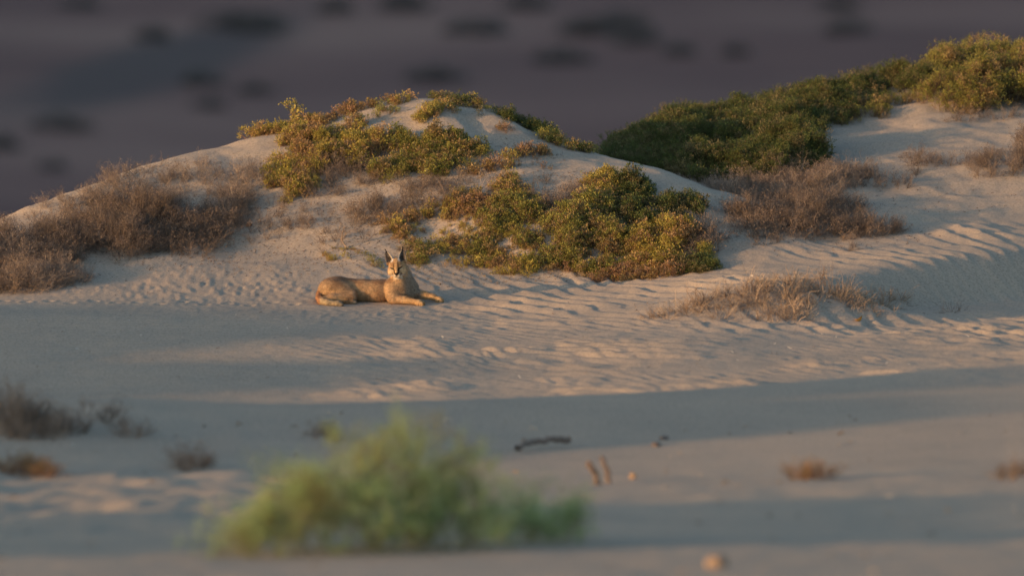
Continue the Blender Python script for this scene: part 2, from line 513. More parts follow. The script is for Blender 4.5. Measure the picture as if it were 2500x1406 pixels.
# ------------------------------------------------------------------ plant materials
def leaf_material(name, rough=0.55, spec=0.25, trans=0.25):
    m, n, b = new_mat(name, rough, spec)
    a = n.nodes.new('ShaderNodeAttribute'); a.attribute_name = 'Col'
    n.links.new(a.outputs['Color'], b.inputs['Base Color'])
    tr = n.nodes.new('ShaderNodeBsdfTranslucent'); n.links.new(a.outputs['Color'], tr.inputs[0])
    mx = n.nodes.new('ShaderNodeMixShader'); mx.inputs[0].default_value = trans
    n.links.new(b.outputs[0], mx.inputs[1]); n.links.new(tr.outputs[0], mx.inputs[2])
    n.links.new(mx.outputs[0], n.nodes['Material Output'].inputs[0])
    return m


M_LEAF = leaf_material('leaf')
M_TWIG = leaf_material('twig', 0.9, 0.05, 0.0)
M_LUSH = leaf_material('lush_leaf', 0.6, 0.2, 0.5)


class Geo:
    """collects triangles/quads with colours as numpy blocks"""
    def __init__(s): s.v = []; s.q = []; s.c = []; s.n = 0
    def add(s, v, q, c):
        s.v.append(v); s.q.append(q + s.n); s.c.append(c); s.n += len(v)
    def mesh(s, name, smooth=False):
        return mesh_np(name, np.concatenate(s.v), quads=np.concatenate(s.q), cols=np.concatenate(s.c), smooth=smooth)


def tube_path(pts, r0, r1, sides=3):
    """tapered tube through points -> verts, quads"""
    pts = np.asarray(pts, float); n = len(pts)
    d = np.gradient(pts, axis=0); d /= np.linalg.norm(d, axis=1)[:, None] + 1e-9
    up = np.array([0.3, 0.2, 1.0]); a = np.cross(d, up); a /= np.linalg.norm(a, axis=1)[:, None] + 1e-9
    b = np.cross(d, a)
    r = np.linspace(r0, r1, n)[:, None]
    vs = []
    for k in range(sides):
        t = 2 * math.pi * k / sides
        vs.append(pts + r * (math.cos(t) * a + math.sin(t) * b))
    v = np.stack(vs, 1).reshape(-1, 3)
    q = []
    for i in range(n - 1):
        for k in range(sides):
            k2 = (k + 1) % sides
            q.append((i * sides + k, i * sides + k2, (i + 1) * sides + k2, (i + 1) * sides + k))
    return v, np.array(q)


def rot_to(d):
    d = d / (np.linalg.norm(d) + 1e-9)
    a = np.cross(d, [0.13, 0.31, 0.94]); a /= np.linalg.norm(a) + 1e-9
    b = np.cross(a, d)
    return a, b, d


def grow_twig(R, p, d, ln, r, depth, stems, tips, spread=0.6, segs=3, kids=(2, 4), shrink=0.66, upk=0.12):
    pts = [p]
    for k in range(segs):
        d = d + R.normal(0, 0.16, 3); d[2] += upk; d /= np.linalg.norm(d)
        p = p + d * ln / segs
        pts.append(p)
    stems.append((np.array(pts), r, r * 0.6))
    tips.append((p, d, depth))
    if depth > 0:
        for k in range(R.integers(kids[0], kids[1])):
            j = R.integers(1, segs + 1)
            nd = d + R.normal(0, spread, 3); nd[2] = nd[2] * 0.8 + 0.1; nd /= np.linalg.norm(nd)
            grow_twig(R, pts[j], nd, ln * shrink * R.uniform(0.7, 1.2), r * 0.6, depth - 1, stems, tips, spread, segs, kids, shrink, upk)


def leaf_quads(R, P, D, n_per, ln, wd, fan=0.7):
    """whorls of little obovate leaves (one diamond quad each) at points P along directions D"""
    N = len(P) * n_per
    Pp = np.repeat(P, n_per, 0); Dp = np.repeat(D, n_per, 0)
    d = Dp + R.normal(0, fan, (N, 3)); d[:, 2] += 0.15; d /= np.linalg.norm(d, axis=1)[:, None]
    base = Pp + R.normal(0, ln * 0.45, (N, 3))
    a = np.cross(d, R.normal(0, 1, (N, 3))); a /= np.linalg.norm(a, axis=1)[:, None] + 1e-9
    s = R.uniform(0.7, 1.25, (N, 1))
    L_ = d * ln * s; W_ = a * wd * s * 0.5
    v = np.stack([base, base + L_ * 0.6 + W_, base + L_, base + L_ * 0.6 - W_], 1).reshape(-1, 3)
    q = np.arange(N * 4).reshape(-1, 4)
    return v, q, N


# species: succulent green tuft, fine dark tuft, dry twiggy tuft, straw tuft
def make_tuft(kind, seed):
    R = np.random.default_rng(seed)
    stems = []; tips = []
    g = dict(lv=None)
    if kind == 'green':
        for k in range(5):
            t = R.uniform(0, 6.28); o = R.uniform(0.1, 0.75)
            d = np.array([math.cos(t) * o, math.sin(t) * o, 1.0]); d /= np.linalg.norm(d)
            grow_twig(R, np.array([math.cos(t), math.sin(t), 0]) * 0.012, d, 0.062, 0.0016, 2, stems, tips, 0.5, 3, (2, 4), 0.62)
        tp = [t for t in tips if t[2] <= 1]
        P = np.array([t[0] for t in tp]); D = np.array([t[1] for t in tp])
        g['lv'] = leaf_quads(R, P, D, 3, 0.0145, 0.0088)
    elif kind == 'fine':
        for k in range(6):
            t = R.uniform(0, 6.28); o = R.uniform(0.1, 0.6)
            d = np.array([math.cos(t) * o, math.sin(t) * o, 1.0]); d /= np.linalg.norm(d)
            grow_twig(R, np.array([math.cos(t), math.sin(t), 0]) * 0.015, d, 0.065, 0.0012, 2, stems, tips, 0.42, 3, (2, 4), 0.62)
        tp = [t for t in tips if t[2] <= 1]
        P = np.array([t[0] for t in tp]); D = np.array([t[1] for t in tp])
        g['lv'] = leaf_quads(R, P, D, 3, 0.0115, 0.0055, 0.5)
    elif kind == 'dry':
        for k in range(4):
            t = R.uniform(0, 6.28); o = R.uniform(0.2, 1.1)
            d = np.array([math.cos(t) * o, math.sin(t) * o, 1.0]); d /= np.linalg.norm(d)
            grow_twig(R, np.array([math.cos(t), math.sin(t), 0]) * 0.01, d, 0.085, 0.0018, 3, stems, tips, 0.66, 3, (2, 4), 0.64, 0.04)
        tp = [t for t in tips if t[2] == 0]
        P = np.array([t[0] for t in tp]); D = np.array([t[1] for t in tp])
        g['lv'] = leaf_quads(R, P, D, 1, 0.009, 0.0055, 0.8)
    elif kind == 'wispy':
        for k in range(7):
            t = R.uniform(0, 6.28); o = R.uniform(0.1, 0.9)
            d = np.array([math.cos(t) * o, math.sin(t) * o, 1.0]); d /= np.linalg.norm(d)
            grow_twig(R, np.array([math.cos(t), math.sin(t), 0]) * 0.02, d, R.uniform(.07, .14), 0.0011, 2, stems, tips, 0.45, 4, (2, 4), 0.6)
        P = np.array([t[0] for t in tips]); D = np.array([t[1] for t in tips])
        g['lv'] = leaf_quads(R, P, D, 3, 0.017, 0.0036, 0.6)
    elif kind == 'straw':
        for k in range(11):
            t = R.uniform(0, 6.28); o = R.uniform(0.2, 1.6)
            d = np.array([math.cos(t) * o, math.sin(t) * o, 1.0]); d /= np.linalg.norm(d)
            grow_twig(R, np.array([math.cos(t), math.sin(t), 0]) * 0.03, d, R.uniform(0.06, 0.17), 0.0022, 1, stems, tips, 0.7, 4, (0, 3), 0.55, -0.06)
    sv = []; sq = []; n = 0
    for pts, r0, r1 in stems:
        v, q = tube_path(pts, r0, r1, 3); sv.append(v); sq.append(q + n); n += len(v)
    g['sv'] = np.concatenate(sv); g['sq'] = np.concatenate(sq)
    return g


LIB = {k: [make_tuft(k, 100 + i * 7 + len(k)) for i in range(7)] for k in ('green', 'fine', 'dry', 'straw', 'wispy')}

# colours: leaf palettes (fresh, yellowing, dry) and stem colours
PAL = {
    'green': ([(0.215, 0.225, 0.058), (0.340, 0.300, 0.078), (0.340, 0.245, 0.115)], [(0.24, 0.16, 0.10), (0.15, 0.10, 0.07)]),
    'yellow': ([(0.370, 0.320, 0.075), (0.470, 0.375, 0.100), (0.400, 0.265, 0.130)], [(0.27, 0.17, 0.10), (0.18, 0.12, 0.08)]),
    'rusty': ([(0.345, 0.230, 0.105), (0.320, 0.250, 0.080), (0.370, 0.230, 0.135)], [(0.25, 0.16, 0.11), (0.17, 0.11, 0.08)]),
    'deep': ([(0.090, 0.120, 0.036), (0.130, 0.150, 0.045), (0.200, 0.170, 0.080)], [(0.12, 0.10, 0.05), (0.09, 0.08, 0.05)]),  # dark greens; the shade on bushes is put into this colour too
    'dry': ([(0.235, 0.180, 0.145), (0.290, 0.225, 0.180), (0.150, 0.115, 0.092)], [(0.290, 0.225, 0.180), (0.170, 0.135, 0.110)]),
    'grey': ([(0.290, 0.225, 0.180), (0.340, 0.265, 0.215), (0.200, 0.155, 0.125)], [(0.400, 0.320, 0.260), (0.240, 0.190, 0.155)]),
    'straw': ([(0.40, 0.30, 0.22), (0.34, 0.25, 0.18), (0.2, 0.15, 0.12)], [(0.470, 0.360, 0.265), (0.270, 0.200, 0.150)]),
    'lush': ([(0.400, 0.540, 0.235), (0.480, 0.580, 0.260), (0.320, 0.300, 0.130)], [(0.24, 0.24, 0.11), (0.20, 0.20, 0.10)]),
}


def place_tufts(kind, pal, P, N, S, R, dryness=0.25, leafy=1.0):
    """P positions, N axis directions, S scale -> Geo stems, Geo leaves"""
    gs = Geo(); gl = Geo()
    leafc, stemc = PAL[pal]
    leafc = np.array(leafc); stemc = np.array(stemc)
    lib = LIB[kind]
    which = R.integers(0, len(lib), len(P))
    for w in range(len(lib)):
        ix = np.nonzero(which == w)[0]
        if len(ix) == 0: continue
        t = lib[w]
        K = len(ix)
        n = N[ix] / np.linalg.norm(N[ix], axis=1)[:, None]
        h = R.normal(0, 1, (K, 3)); a = np.cross(n, h); a /= np.linalg.norm(a, axis=1)[:, None]; b = np.cross(n, a)
        M = np.stack([a, b, n], 2) * S[ix][:, None, None]
        v = np.einsum('kij,vj->kvi', M, t['sv']) + P[ix][:, None, :]
        nvv = len(t['sv'])
        q = (t['sq'][None] + (np.arange(K) * nvv)[:, None, None]).reshape(-1, 4)
        c = stemc[R.integers(0, len(stemc), K)] * R.uniform(0.75, 1.25, (K, 1))
        gs.add(v.reshape(-1, 3), q, np.repeat(c, nvv, 0))
        if t['lv'] is not None and leafy > 0:
            lv, lq, NL = t['lv']
            keep = R.random(NL) < leafy
            lv2 = lv.reshape(-1, 4, 3)[keep]; NL = len(lv2)
            if NL == 0: continue
            v = np.einsum('kij,vaj->kvai', M, lv2) + P[ix][:, None, None, :]
            # one shade per tuft, small changes per leaf, some tufts dried out
            base = R.random((K, 1)) < dryness + .30 * (fbm(P[ix][:, 0] / .11, P[ix][:, 1] / .16, 401, 2) > .22)[:, None]
            mixt = R.random((K, 1, 1)) * 0.8
            c0 = leafc[0] * (1 - mixt) + leafc[1] * mixt
            c0 = np.where(base[:, :, None], leafc[2], c0)
            c0 = c0 * R.uniform(0.8, 1.25, (K, 1, 1)) * R.uniform(0.7, 1.35, (K, NL, 1))
            c0 = np.repeat(c0[:, :, None, :], 4, 2)
            gl.add(v.reshape(-1, 3), np.arange(K * NL * 4).reshape(-1, 4), c0.reshape(-1, 3))
    return gs, gl


def v_near(lobes):
    return lobes[0][1] > 1000


def plant(name, label, cat, lobes, kind='green', pal='green', dens=1.0, group=None, dryness=0.25, leafy=1.0, tilt=0.65, scale=1.0, seed=None, roots=True, stuff=False, gaps=-.04):
    """lobes: (column, row of the base centre, half width px, half depth m, height m)"""
    R = np.random.default_rng(seed if seed is not None else int(lobes[0][0] * 7 + lobes[0][1]))
    P = []; N = []; S = []; root_lines = []
    cen = None
    if v_near(lobes): hk, rk = 1.0, 1.0
    else: hk, rk = {'green': (0.42, 1.08), 'fine': (0.70, 1.0), 'dry': (0.70, 1.15), 'straw': (1.0, 1.05)}[kind]
    for (u, v, ru, ry, h) in lobes:
        h *= hk; ry *= rk
        c = at(u, v)
        rx = ru / FP * c.y
        if cen is None: cen = c.copy()
        area = math.pi * rx * ry
        sp = {'green': 0.034, 'fine': 0.038, 'dry': 0.050, 'straw': 0.075, 'wispy': 0.045}[kind] * scale
        n = max(3, int(area / sp ** 2 * dens))
        t = R.uniform(0, 2 * math.pi, n); rr = np.sqrt(R.uniform(0, 1, n)) * R.uniform(0.8, 1.15, n)
        x = c.x + rx * rr * np.cos(t); y = c.y + ry * rr * np.sin(t)
        # clumpy outline: drop tufts where a noise says gap
        nz = fbm(x / 0.15, y / 0.15, int(u) % 91, 2)
        if kind == 'green' and gaps == -.04: nz = nz * 1.5 - .03; gp = -.11
        else: gp = gaps
        keep = (nz + 0.50 * (1 - rr)) > -gp
        x, y, t, rr, nz = x[keep], y[keep], t[keep], rr[keep], nz[keep]
        if len(x) == 0: continue
        z = terrain(x, y, fine=False)
        dome = h * np.sqrt(np.clip(1 - rr ** 2, 0, 1)) * (0.70 + 0.85 * nz)
        tl = 0.105 if kind != 'dry' else 0.12
        lift = np.clip(dome - tl * scale * 0.75, 0, None) * np.where(R.random(len(x)) < 0.25, R.random(len(x)), 1.0)
        p = np.stack([x, y, z + lift - 0.004], 1)
        out = np.stack([np.cos(t) * rr * rx, np.sin(t) * rr * ry, np.zeros(len(t))], 1)
        out /= (rx + ry) * 0.5
        nn = np.array([0.0, 0, 1.0]) + tilt * out * 1.4 + R.normal(0, 0.22, (len(x), 3))
        P.append(p); N.append(nn); S.append(np.where(R.random(len(x)) < .08, 1.45, R.uniform(0.6, 1.2, len(x))) * scale * np.clip(0.62 + h * 1.3, 0.55, 1.05))
        # branches from the root to the lifted tufts
        if roots and h > 0.08:
            for k in range(0, len(x), 2 if h < .2 else 3):
                if lift[k] < 0.02: continue
                r0 = np.array([c.x + (x[k] - c.x) * 0.25, c.y + (y[k] - c.y) * 0.25, 0.0]); r0[2] = c.z - 0.02
                e = p[k]; mid = (r0 * 0.5 + e * 0.5) + R.normal(0, 0.02, 3); mid[2] = min(mid[2], e[2])
                root_lines.append((np.array([r0, r0 * 0.6 + mid * 0.4 + [0, 0, .01], mid, mid * 0.4 + e * 0.6 + R.normal(0, .008, 3), e]), 0.0050 if kind == 'dry' else .0036, 0.0016))
    P = np.concatenate(P); N = np.concatenate(N); S = np.concatenate(S)
    gs, gl = place_tufts(kind, pal, P, N, S, R, dryness, leafy)
    stc = np.array(PAL[pal][1][1])
    for pts, r0, r1 in root_lines:
        vv, qq = tube_path(pts, r0, r1, 3); gs.add(vv, qq, np.repeat(stc[None] * R.uniform(.7, 1.2), len(vv), 0))
    base = np.array([cen.x, cen.y, cen.z])
    for g in (gs, gl):
        g.v = [a - base for a in g.v]
    root = empty(name, cen, label, cat, group, kind='stuff' if stuff else None)
    link('stems', gs.mesh('stems'), M_TWIG, root)
    if gl.n: link('foliage', gl.mesh('foliage'), M_LUSH if pal == 'lush' else M_LEAF, root)
    return root


# ------------------------------------------------------------------ the plants, dune by dune
G = 'green shrubs on the dunes'
D_ = 'dry twiggy shrubs on the dunes'
SH = 'shrub'
# left side, dry
plant('dry_shrub', 'big pale grey brown shrub spilling onto the sand at the bottom of the left edge', SH,
      [(40, 695, 140, .36, .26), (130, 690, 90, .25, .22), (-60, 660, 140, .4, .34), (20, 650, 130, .3, .22)], 'dry', 'grey', 1.7, D_, leafy=.6, gaps=.05)
plant('dry_shrub', 'brown twiggy shrub against the left edge just below the sandy skyline', SH,
      [(30, 605, 130, .42, .24), (140, 600, 110, .38, .24), (90, 640, 110, .3, .22)], 'dry', 'dry', 1.6, D_, gaps=.02)
plant('dry_shrub', 'widest dark brown shrub with bare stems at its foot, left of the open sand', SH,
      [(290, 610, 90, .28, .30), (340, 580, 110, .34, .30), (390, 545, 110, .34, .28), (250, 560, 110, .34, .24), (320, 520, 120, .3, .16)], 'dry', 'dry', 1.6, D_, gaps=.02)
plant('dry_shrub', 'brown shrub thinning out to the right of the widest dark brown shrub', SH,
      [(460, 590, 90, .28, .22), (500, 560, 90, .3, .18), (550, 530, 60, .25, .14)], 'dry', 'dry', 1.5, D_, gaps=.08)
plant('dry_shrub', 'sparse dry twigs spread over the left shoulder of the main dune', SH,
      [(330, 470, 130, .35, .14), (480, 460, 110, .35, .14), (240, 490, 90, .25, .12), (140, 530, 80, .25, .10)], 'dry', 'grey', .55, D_, leafy=1)
plant('dry_shrub', 'thin bare twigs poking above the skyline on the far left of the dune', SH,
      [(340, 424, 90, .10, .12), (160, 484, 70, .08, .08)], 'dry', 'dry', .5, D_)
plant('dry_shrub', 'pinkish grey twiggy shrub just left of the yellow green cushion on the main dune', SH,
      [(610, 455, 60, .28, .20), (560, 500, 60, .25, .14)], 'dry', 'grey', 1.0, D_)
plant('dry_shrub', 'low mat of crisp brown twigs below the dry shoulder, beside a dark scrape', SH,
      [(600, 555, 90, .25, .06), (480, 620, 60, .12, .06), (640, 580, 60, .15, .05)], 'dry', 'dry', .4, D_)
# main dune, green
plant('green_shrub', 'golden green shrub with a tall sprig standing on the left skyline of the main dune', SH,
      [(640, 330, 38, .10, .12), (690, 322, 34, .10, .13), (722, 312, 15, .05, .46), (740, 308, 34, .10, .13)], 'green', 'yellow', 1.3, G)
plant('green_shrub', 'orange tinged shrub strung along the skyline left of the bare crest', SH,
      [(780, 303, 34, .10, .10), (830, 287, 40, .08, .09), (880, 270, 34, .07, .08), (925, 258, 22, .05, .05)], 'green', 'rusty', 1.2, G, dryness=.4)
plant('green_shrub', 'small straw green tuft on the crest just left of the dune top', SH,
      [(968, 251, 30, .07, .07)], 'green', 'yellow', 1.1, G)
plant('green_shrub', 'low green strip growing along the very top of the main dune', SH,
      [(1065, 243, 38, .06, .06), (1110, 248, 18, .05, .04)], 'green', 'green', 1.1, G)
plant('green_shrub', 'small green shrub on the crest just right of the dune top', SH,
      [(1142, 262, 34, .08, .08), (1180, 272, 14, .05, .05)], 'green', 'green', 1.3, G)
plant('green_shrub', 'dark green shrub running down the right skyline of the main dune', SH,
      [(1215, 285, 38, .12, .13), (1262, 303, 42, .12, .12), (1310, 322, 30, .1, .1)], 'green', 'deep', 1.5, G, dryness=.05)
plant('green_shrub', 'green shrub with a yellow front at the lower end of the right skyline', SH,
      [(1300, 318, 36, .08, .09), (1350, 345, 40, .12, .12), (1400, 362, 38, .14, .12)], 'green', 'green', 1.4, G, dryness=.1)
plant('green_shrub', 'round green tuft alone on the bare sand below the dune top', SH,
      [(1035, 290, 42, .16, .09), (1085, 268, 22, .08, .05), (1020, 303, 20, .1, .04)], 'green', 'yellow', 1.2, G)
plant('green_shrub', 'tiny flat green tuft left of the round tuft under the dune top', SH, [(940, 280, 24, .07, .04)], 'green', 'green', 1.0, G)
plant('green_shrub', 'tiny green tuft just above the two big cushions on the main dune', SH, [(874, 300, 18, .07, .05)], 'green', 'green', 1.0, G)
plant('green_shrub', 'left one of the two big yellow green cushions high on the main dune', SH,
      [(720, 372, 56, .22, .24), (790, 350, 60, .2, .24), (800, 395, 52, .2, .26), (850, 360, 44, .24, .32), (905, 382, 46, .26, .34), (760, 410, 44, .14, .2), (880, 335, 60, .16, .24), (745, 335, 44, .14, .2)], 'green', 'yellow', 1.5, G, dryness=.3)
plant('green_shrub', 'right one of the two big yellow green cushions high on the main dune', SH,
      [(950, 420, 50, .16, .22), (1000, 400, 56, .2, .30), (1000, 360, 60, .18, .28), (1065, 400, 42, .18, .30), (1075, 360, 70, .18, .30), (1120, 392, 50, .2, .30), (1150, 375, 40, .16, .26), (1085, 412, 34, .12, .2)], 'green', 'green', 1.6, G, dryness=.3)
plant('green_shrub', 'bright yellow green bush hanging below the left big cushion', SH,
      [(712, 458, 54, .26, .20), (700, 420, 44, .26, .18)], 'green', 'yellow', 1.4, G)
plant('dry_shrub', 'brown dead patch of shrub directly under the left big cushion', SH,
      [(800, 440, 90, .3, .15), (880, 430, 60, .25, .14), (860, 400, 80, .2, .14)], 'dry', 'dry', 1.1, D_)
plant('green_shrub', 'single bright yellow sprig between the two big cushions', SH, [(848, 400, 14, .06, .10)], 'green', 'yellow', 1.4, G)
# main dune, middle scatter
plant('dry_shrub', 'dark brown loaf shaped dry shrub in the middle of the dune face', SH, [(895, 520, 42, .16, .10), (935, 512, 40, .14, .09)], 'dry', 'dry', 1.5, D_)
plant('dry_shrub', 'grey brown dry shrub right of the dark brown loaf shaped one', SH, [(1020, 490, 52, .22, .12), (1070, 470, 52, .2, .1), (980, 470, 40, .12, .06)], 'dry', 'dry', 1.1, D_)
plant('dry_shrub', 'low brown dry shrub straight above the cat and left of a green patch', SH, [(905, 568, 34, .12, .07)], 'dry', 'dry', 1.2, D_)
plant('dry_shrub', 'small brown dry shrub halfway between the dark scrape and the dead branch', SH, [(730, 565, 32, .14, .07), (760, 575, 20, .1, .05)], 'dry', 'dry', 1.1, D_)
plant('dry_shrub', 'scatter of fallen pinkish twigs below the right big cushion', SH, [(1100, 430, 90, .2, .04), (980, 450, 80, .16, .04), (1150, 465, 60, .2, .04)], 'dry', 'grey', .4, D_)
plant('dry_shrub', 'thin litter of brown sprigs across the lower left dune face', SH, [(700, 520, 110, .25, .035), (820, 540, 100, .25, .035), (840, 590, 90, .2, .03)], 'dry', 'dry', .3, D_)
plant('green_shrub', 'small orange shrub right of and below the right big cushion', SH, [(1190, 418, 38, .14, .07)], 'green', 'rusty', 1.1, G, dryness=.5)
plant('green_shrub', 'small round yellow tuft beside the small orange shrub', SH, [(1250, 388, 20, .08, .05)], 'green', 'yellow', 1.2, G)
plant('green_shrub', 'straggling orange and green shrub on the bare right side of the main dune', SH, [(1300, 380, 34, .14, .07), (1335, 400, 32, .12, .07)], 'green', 'rusty', 1.1, G, dryness=.3)
plant('green_shrub', 'tiny rusty tuft alone below the right skyline', SH, [(1235, 322, 16, .06, .04)], 'green', 'rusty', .9, G)
plant('green_shrub', 'green patch with an orange side above the cat and to its left', SH, [(970, 575, 38, .16, .08), (950, 560, 24, .1, .06)], 'green', 'yellow', 1.3, G, dryness=.4)
plant('green_shrub', 'long low yellow green shrub climbing diagonally above the cat', SH, [(1040, 530, 36, .12, .06), (1080, 518, 34, .14, .07), (1110, 500, 22, .1, .05)], 'green', 'yellow', 1.1, G, dryness=.4)
plant('green_shrub', 'rust and green shrub joining the big bush on its left', SH, [(1160, 515, 48, .2, .11), (1200, 480, 46, .2, .1), (1110, 545, 30, .1, .04)], 'green', 'rusty', 1.0, G, dryness=.4)
plant('green_shrub', 'green clump behind the left ear of the cat', SH, [(912, 640, 30, .12, .05), (932, 628, 24, .1, .09)], 'green', 'green', 1.2, G)
plant('green_shrub', 'rounded green clump behind the right ear of the cat', SH, [(1020, 638, 30, .14, .09), (1042, 622, 26, .12, .08), (985, 610, 26, .08, .06)], 'green', 'green', 1.3, G)
plant('green_shrub', 'flat pale green mat just right of the clump behind the cat', SH, [(1100, 610, 40, .14, .04), (1110, 590, 34, .1, .035)], 'green', 'yellow', .9, G)
plant('green_shrub', 'first green clump left of the big bush, on the lower slope', SH, [(1165, 590, 32, .16, .10), (1190, 620, 34, .14, .08)], 'green', 'green', 1.3, G)
plant('green_shrub', 'low row of green tufts along the foot of the dune right of the cat', SH, [(1150, 655, 34, .1, .05), (1220, 650, 40, .12, .06), (1270, 660, 36, .12, .06)], 'green', 'yellow', 1.0, G)
plant('green_shrub', 'rounded green shrub under the left arm of the big bush', SH, [(1325, 625, 48, .2, .12), (1290, 600, 30, .12, .08)], 'green', 'green', 1.5, G)
plant('creeping_sprigs', 'loose creeping green sprigs dotted over the sand between cat and big bush', 'ground cover',
      [(1140, 610, 120, .35, .02), (1240, 590, 90, .35, .02), (1060, 570, 90, .25, .02), (1280, 640, 120, .25, .02), (820, 628, 70, .12, .02), (1180, 560, 90, .2, .02)], 'green', 'yellow', .22, scale=.6, stuff=True)
# the big bush right of the cat; palettes carry its lit and shaded parts
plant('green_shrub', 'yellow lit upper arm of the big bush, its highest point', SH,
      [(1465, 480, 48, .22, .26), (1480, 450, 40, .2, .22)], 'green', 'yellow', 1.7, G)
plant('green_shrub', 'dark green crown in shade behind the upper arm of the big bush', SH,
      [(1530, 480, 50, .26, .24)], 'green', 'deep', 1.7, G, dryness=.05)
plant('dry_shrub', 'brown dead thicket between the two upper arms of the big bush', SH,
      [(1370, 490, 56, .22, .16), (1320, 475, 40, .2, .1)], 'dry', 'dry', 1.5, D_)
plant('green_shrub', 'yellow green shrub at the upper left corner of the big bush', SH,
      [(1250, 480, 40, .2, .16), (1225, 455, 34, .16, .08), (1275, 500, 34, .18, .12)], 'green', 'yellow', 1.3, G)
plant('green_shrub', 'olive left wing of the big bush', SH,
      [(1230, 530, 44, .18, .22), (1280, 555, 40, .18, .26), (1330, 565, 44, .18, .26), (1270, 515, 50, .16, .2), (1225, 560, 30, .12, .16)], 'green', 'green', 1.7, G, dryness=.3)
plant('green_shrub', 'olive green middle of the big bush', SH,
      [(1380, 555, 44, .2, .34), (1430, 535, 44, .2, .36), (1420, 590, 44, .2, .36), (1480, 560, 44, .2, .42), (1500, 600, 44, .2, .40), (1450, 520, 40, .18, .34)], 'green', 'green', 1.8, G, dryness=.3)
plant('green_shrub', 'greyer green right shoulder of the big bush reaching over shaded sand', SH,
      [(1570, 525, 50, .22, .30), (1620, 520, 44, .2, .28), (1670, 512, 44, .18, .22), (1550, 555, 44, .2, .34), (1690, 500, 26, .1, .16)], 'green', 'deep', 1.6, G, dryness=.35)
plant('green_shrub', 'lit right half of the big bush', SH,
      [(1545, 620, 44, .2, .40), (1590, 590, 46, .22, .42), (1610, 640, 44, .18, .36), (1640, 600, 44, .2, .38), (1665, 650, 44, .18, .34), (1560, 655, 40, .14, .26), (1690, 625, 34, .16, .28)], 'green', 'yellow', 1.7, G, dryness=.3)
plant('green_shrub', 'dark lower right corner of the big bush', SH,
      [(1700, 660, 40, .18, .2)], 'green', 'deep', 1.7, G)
plant('green_shrub', 'green front of the big bush leaning over the rippled sand', SH,
      [(1400, 625, 40, .18, .28), (1440, 650, 40, .16, .30), (1490, 665, 44, .14, .26), (1380, 650, 30, .1, .18), (1520, 640, 34, .14, .3)], 'green', 'green', 1.7, G, dryness=.25)
plant('green_shrub', 'rusty orange skirt along the bottom of the big bush', SH,
      [(1540, 675, 56, .16, .12), (1600, 665, 50, .14, .12), (1480, 682, 40, .1, .08), (1640, 672, 30, .1, .1), (1370, 672, 40, .1, .05)], 'green', 'rusty', 1.3, G, dryness=.5)
plant('dry_shrub', 'dark dead shrub in the shade at the right end of the big bush', SH,
      [(1700, 600, 60, .25, .2), (1660, 580, 50, .2, .18)], 'dry', 'dry', 1.5, D_)
# hollow and right dune
plant('green_shrub', 'two low green tufts where the right dune begins behind the main dune', SH,
      [(1490, 372, 30, .1, .07), (1525, 385, 34, .12, .1)], 'green', 'green', 1.1, G)
plant('green_shrub', 'pale green fringe along the lower edge of the dark green thicket', SH,
      [(1600, 398, 44, .14, .08), (1650, 412, 40, .14, .08), (1700, 428, 26, .1, .06)], 'green', 'green', 1.1, G)
plant('green_shrub', 'loose upright sprig bush on the skyline gap between the two dunes', SH,
      [(1490, 335, 24, .1, .22), (1530, 338, 34, .1, .14)], 'fine', 'deep', .8, G)
plant('green_thicket', 'largest dark green thicket covering the slope of the right dune', SH,
      [(1560, 392, 90, .6, .20), (1640, 405, 90, .6, .25), (1740, 418, 110, .7, .28), (1850, 410, 110, .8, .32), (1900, 402, 90, .6, .40), (1950, 390, 70, .6, .42),
       (1650, 355, 120, .7, .24), (1780, 340, 140, .8, .25), (1900, 320, 130, .8, .25), (1660, 315, 90, .6, .22), (1740, 300, 90, .5, .22), (1850, 285, 130, .6, .22), (1980, 265, 110, .7, .20), (1560, 350, 70, .5, .14)],
      'fine', 'deep', 1.2, G, dryness=.2, gaps=.16, tilt=.25)
plant('green_thicket', 'long green thicket along the skyline between the largest one and the right edge', SH,
      [(2060, 235, 100, .4, .26), (2160, 215, 100, .4, .26), (2240, 215, 50, .3, .26), (2000, 235, 80, .3, .22)], 'fine', 'deep', 1.25, G, dryness=.25)
plant('green_shrub', 'pale open green shrub on the shaded sand below the skyline thicket', SH,
      [(2110, 275, 60, .3, .14), (2170, 255, 60, .25, .12), (2050, 290, 40, .2, .1)], 'fine', 'green', .9, G)
plant('green_thicket', 'tall olive thicket at the right edge with two raised sprigs', SH,
      [(2330, 245, 80, .5, .34), (2430, 240, 90, .5, .4), (2520, 235, 90, .5, .42), (2300, 190, 70, .4, .3), (2400, 165, 90, .4, .3), (2500, 160, 90, .4, .3), (2300, 150, 26, .1, .40), (2380, 140, 26, .1, .40)],
      'fine', 'green', 1.3, G, dryness=.35)
plant('dry_shrub', 'upper pinkish brown shrub in the shaded hollow right of the big bush', SH,
      [(1800, 470, 70, .3, .14), (1890, 455, 90, .38, .18), (2000, 445, 90, .36, .18), (2060, 430, 50, .3, .12)], 'dry', 'grey', 1.5, D_, gaps=.0)
plant('dry_shrub', 'lower and largest brown shrub in the shaded hollow right of the big bush', SH,
      [(1860, 545, 90, .34, .26), (1960, 560, 100, .34, .28), (2060, 560, 80, .28, .24), (2140, 565, 60, .18, .14), (1980, 505, 120, .34, .20), (1880, 500, 90, .3, .16)], 'dry', 'dry', 1.6, D_, gaps=.0)
plant('dry_shrub', 'brown arm of twigs stretching right from the upper hollow shrub', SH,
      [(2130, 440, 60, .2, .12), (2190, 450, 44, .14, .09)], 'dry', 'dry', .9, D_)
plant('dry_shrub', 'faint low shrub between the big bush and the largest hollow shrub', SH,
      [(1770, 560, 50, .2, .1), (1800, 525, 50, .2, .1)], 'dry', 'grey', .8, D_)
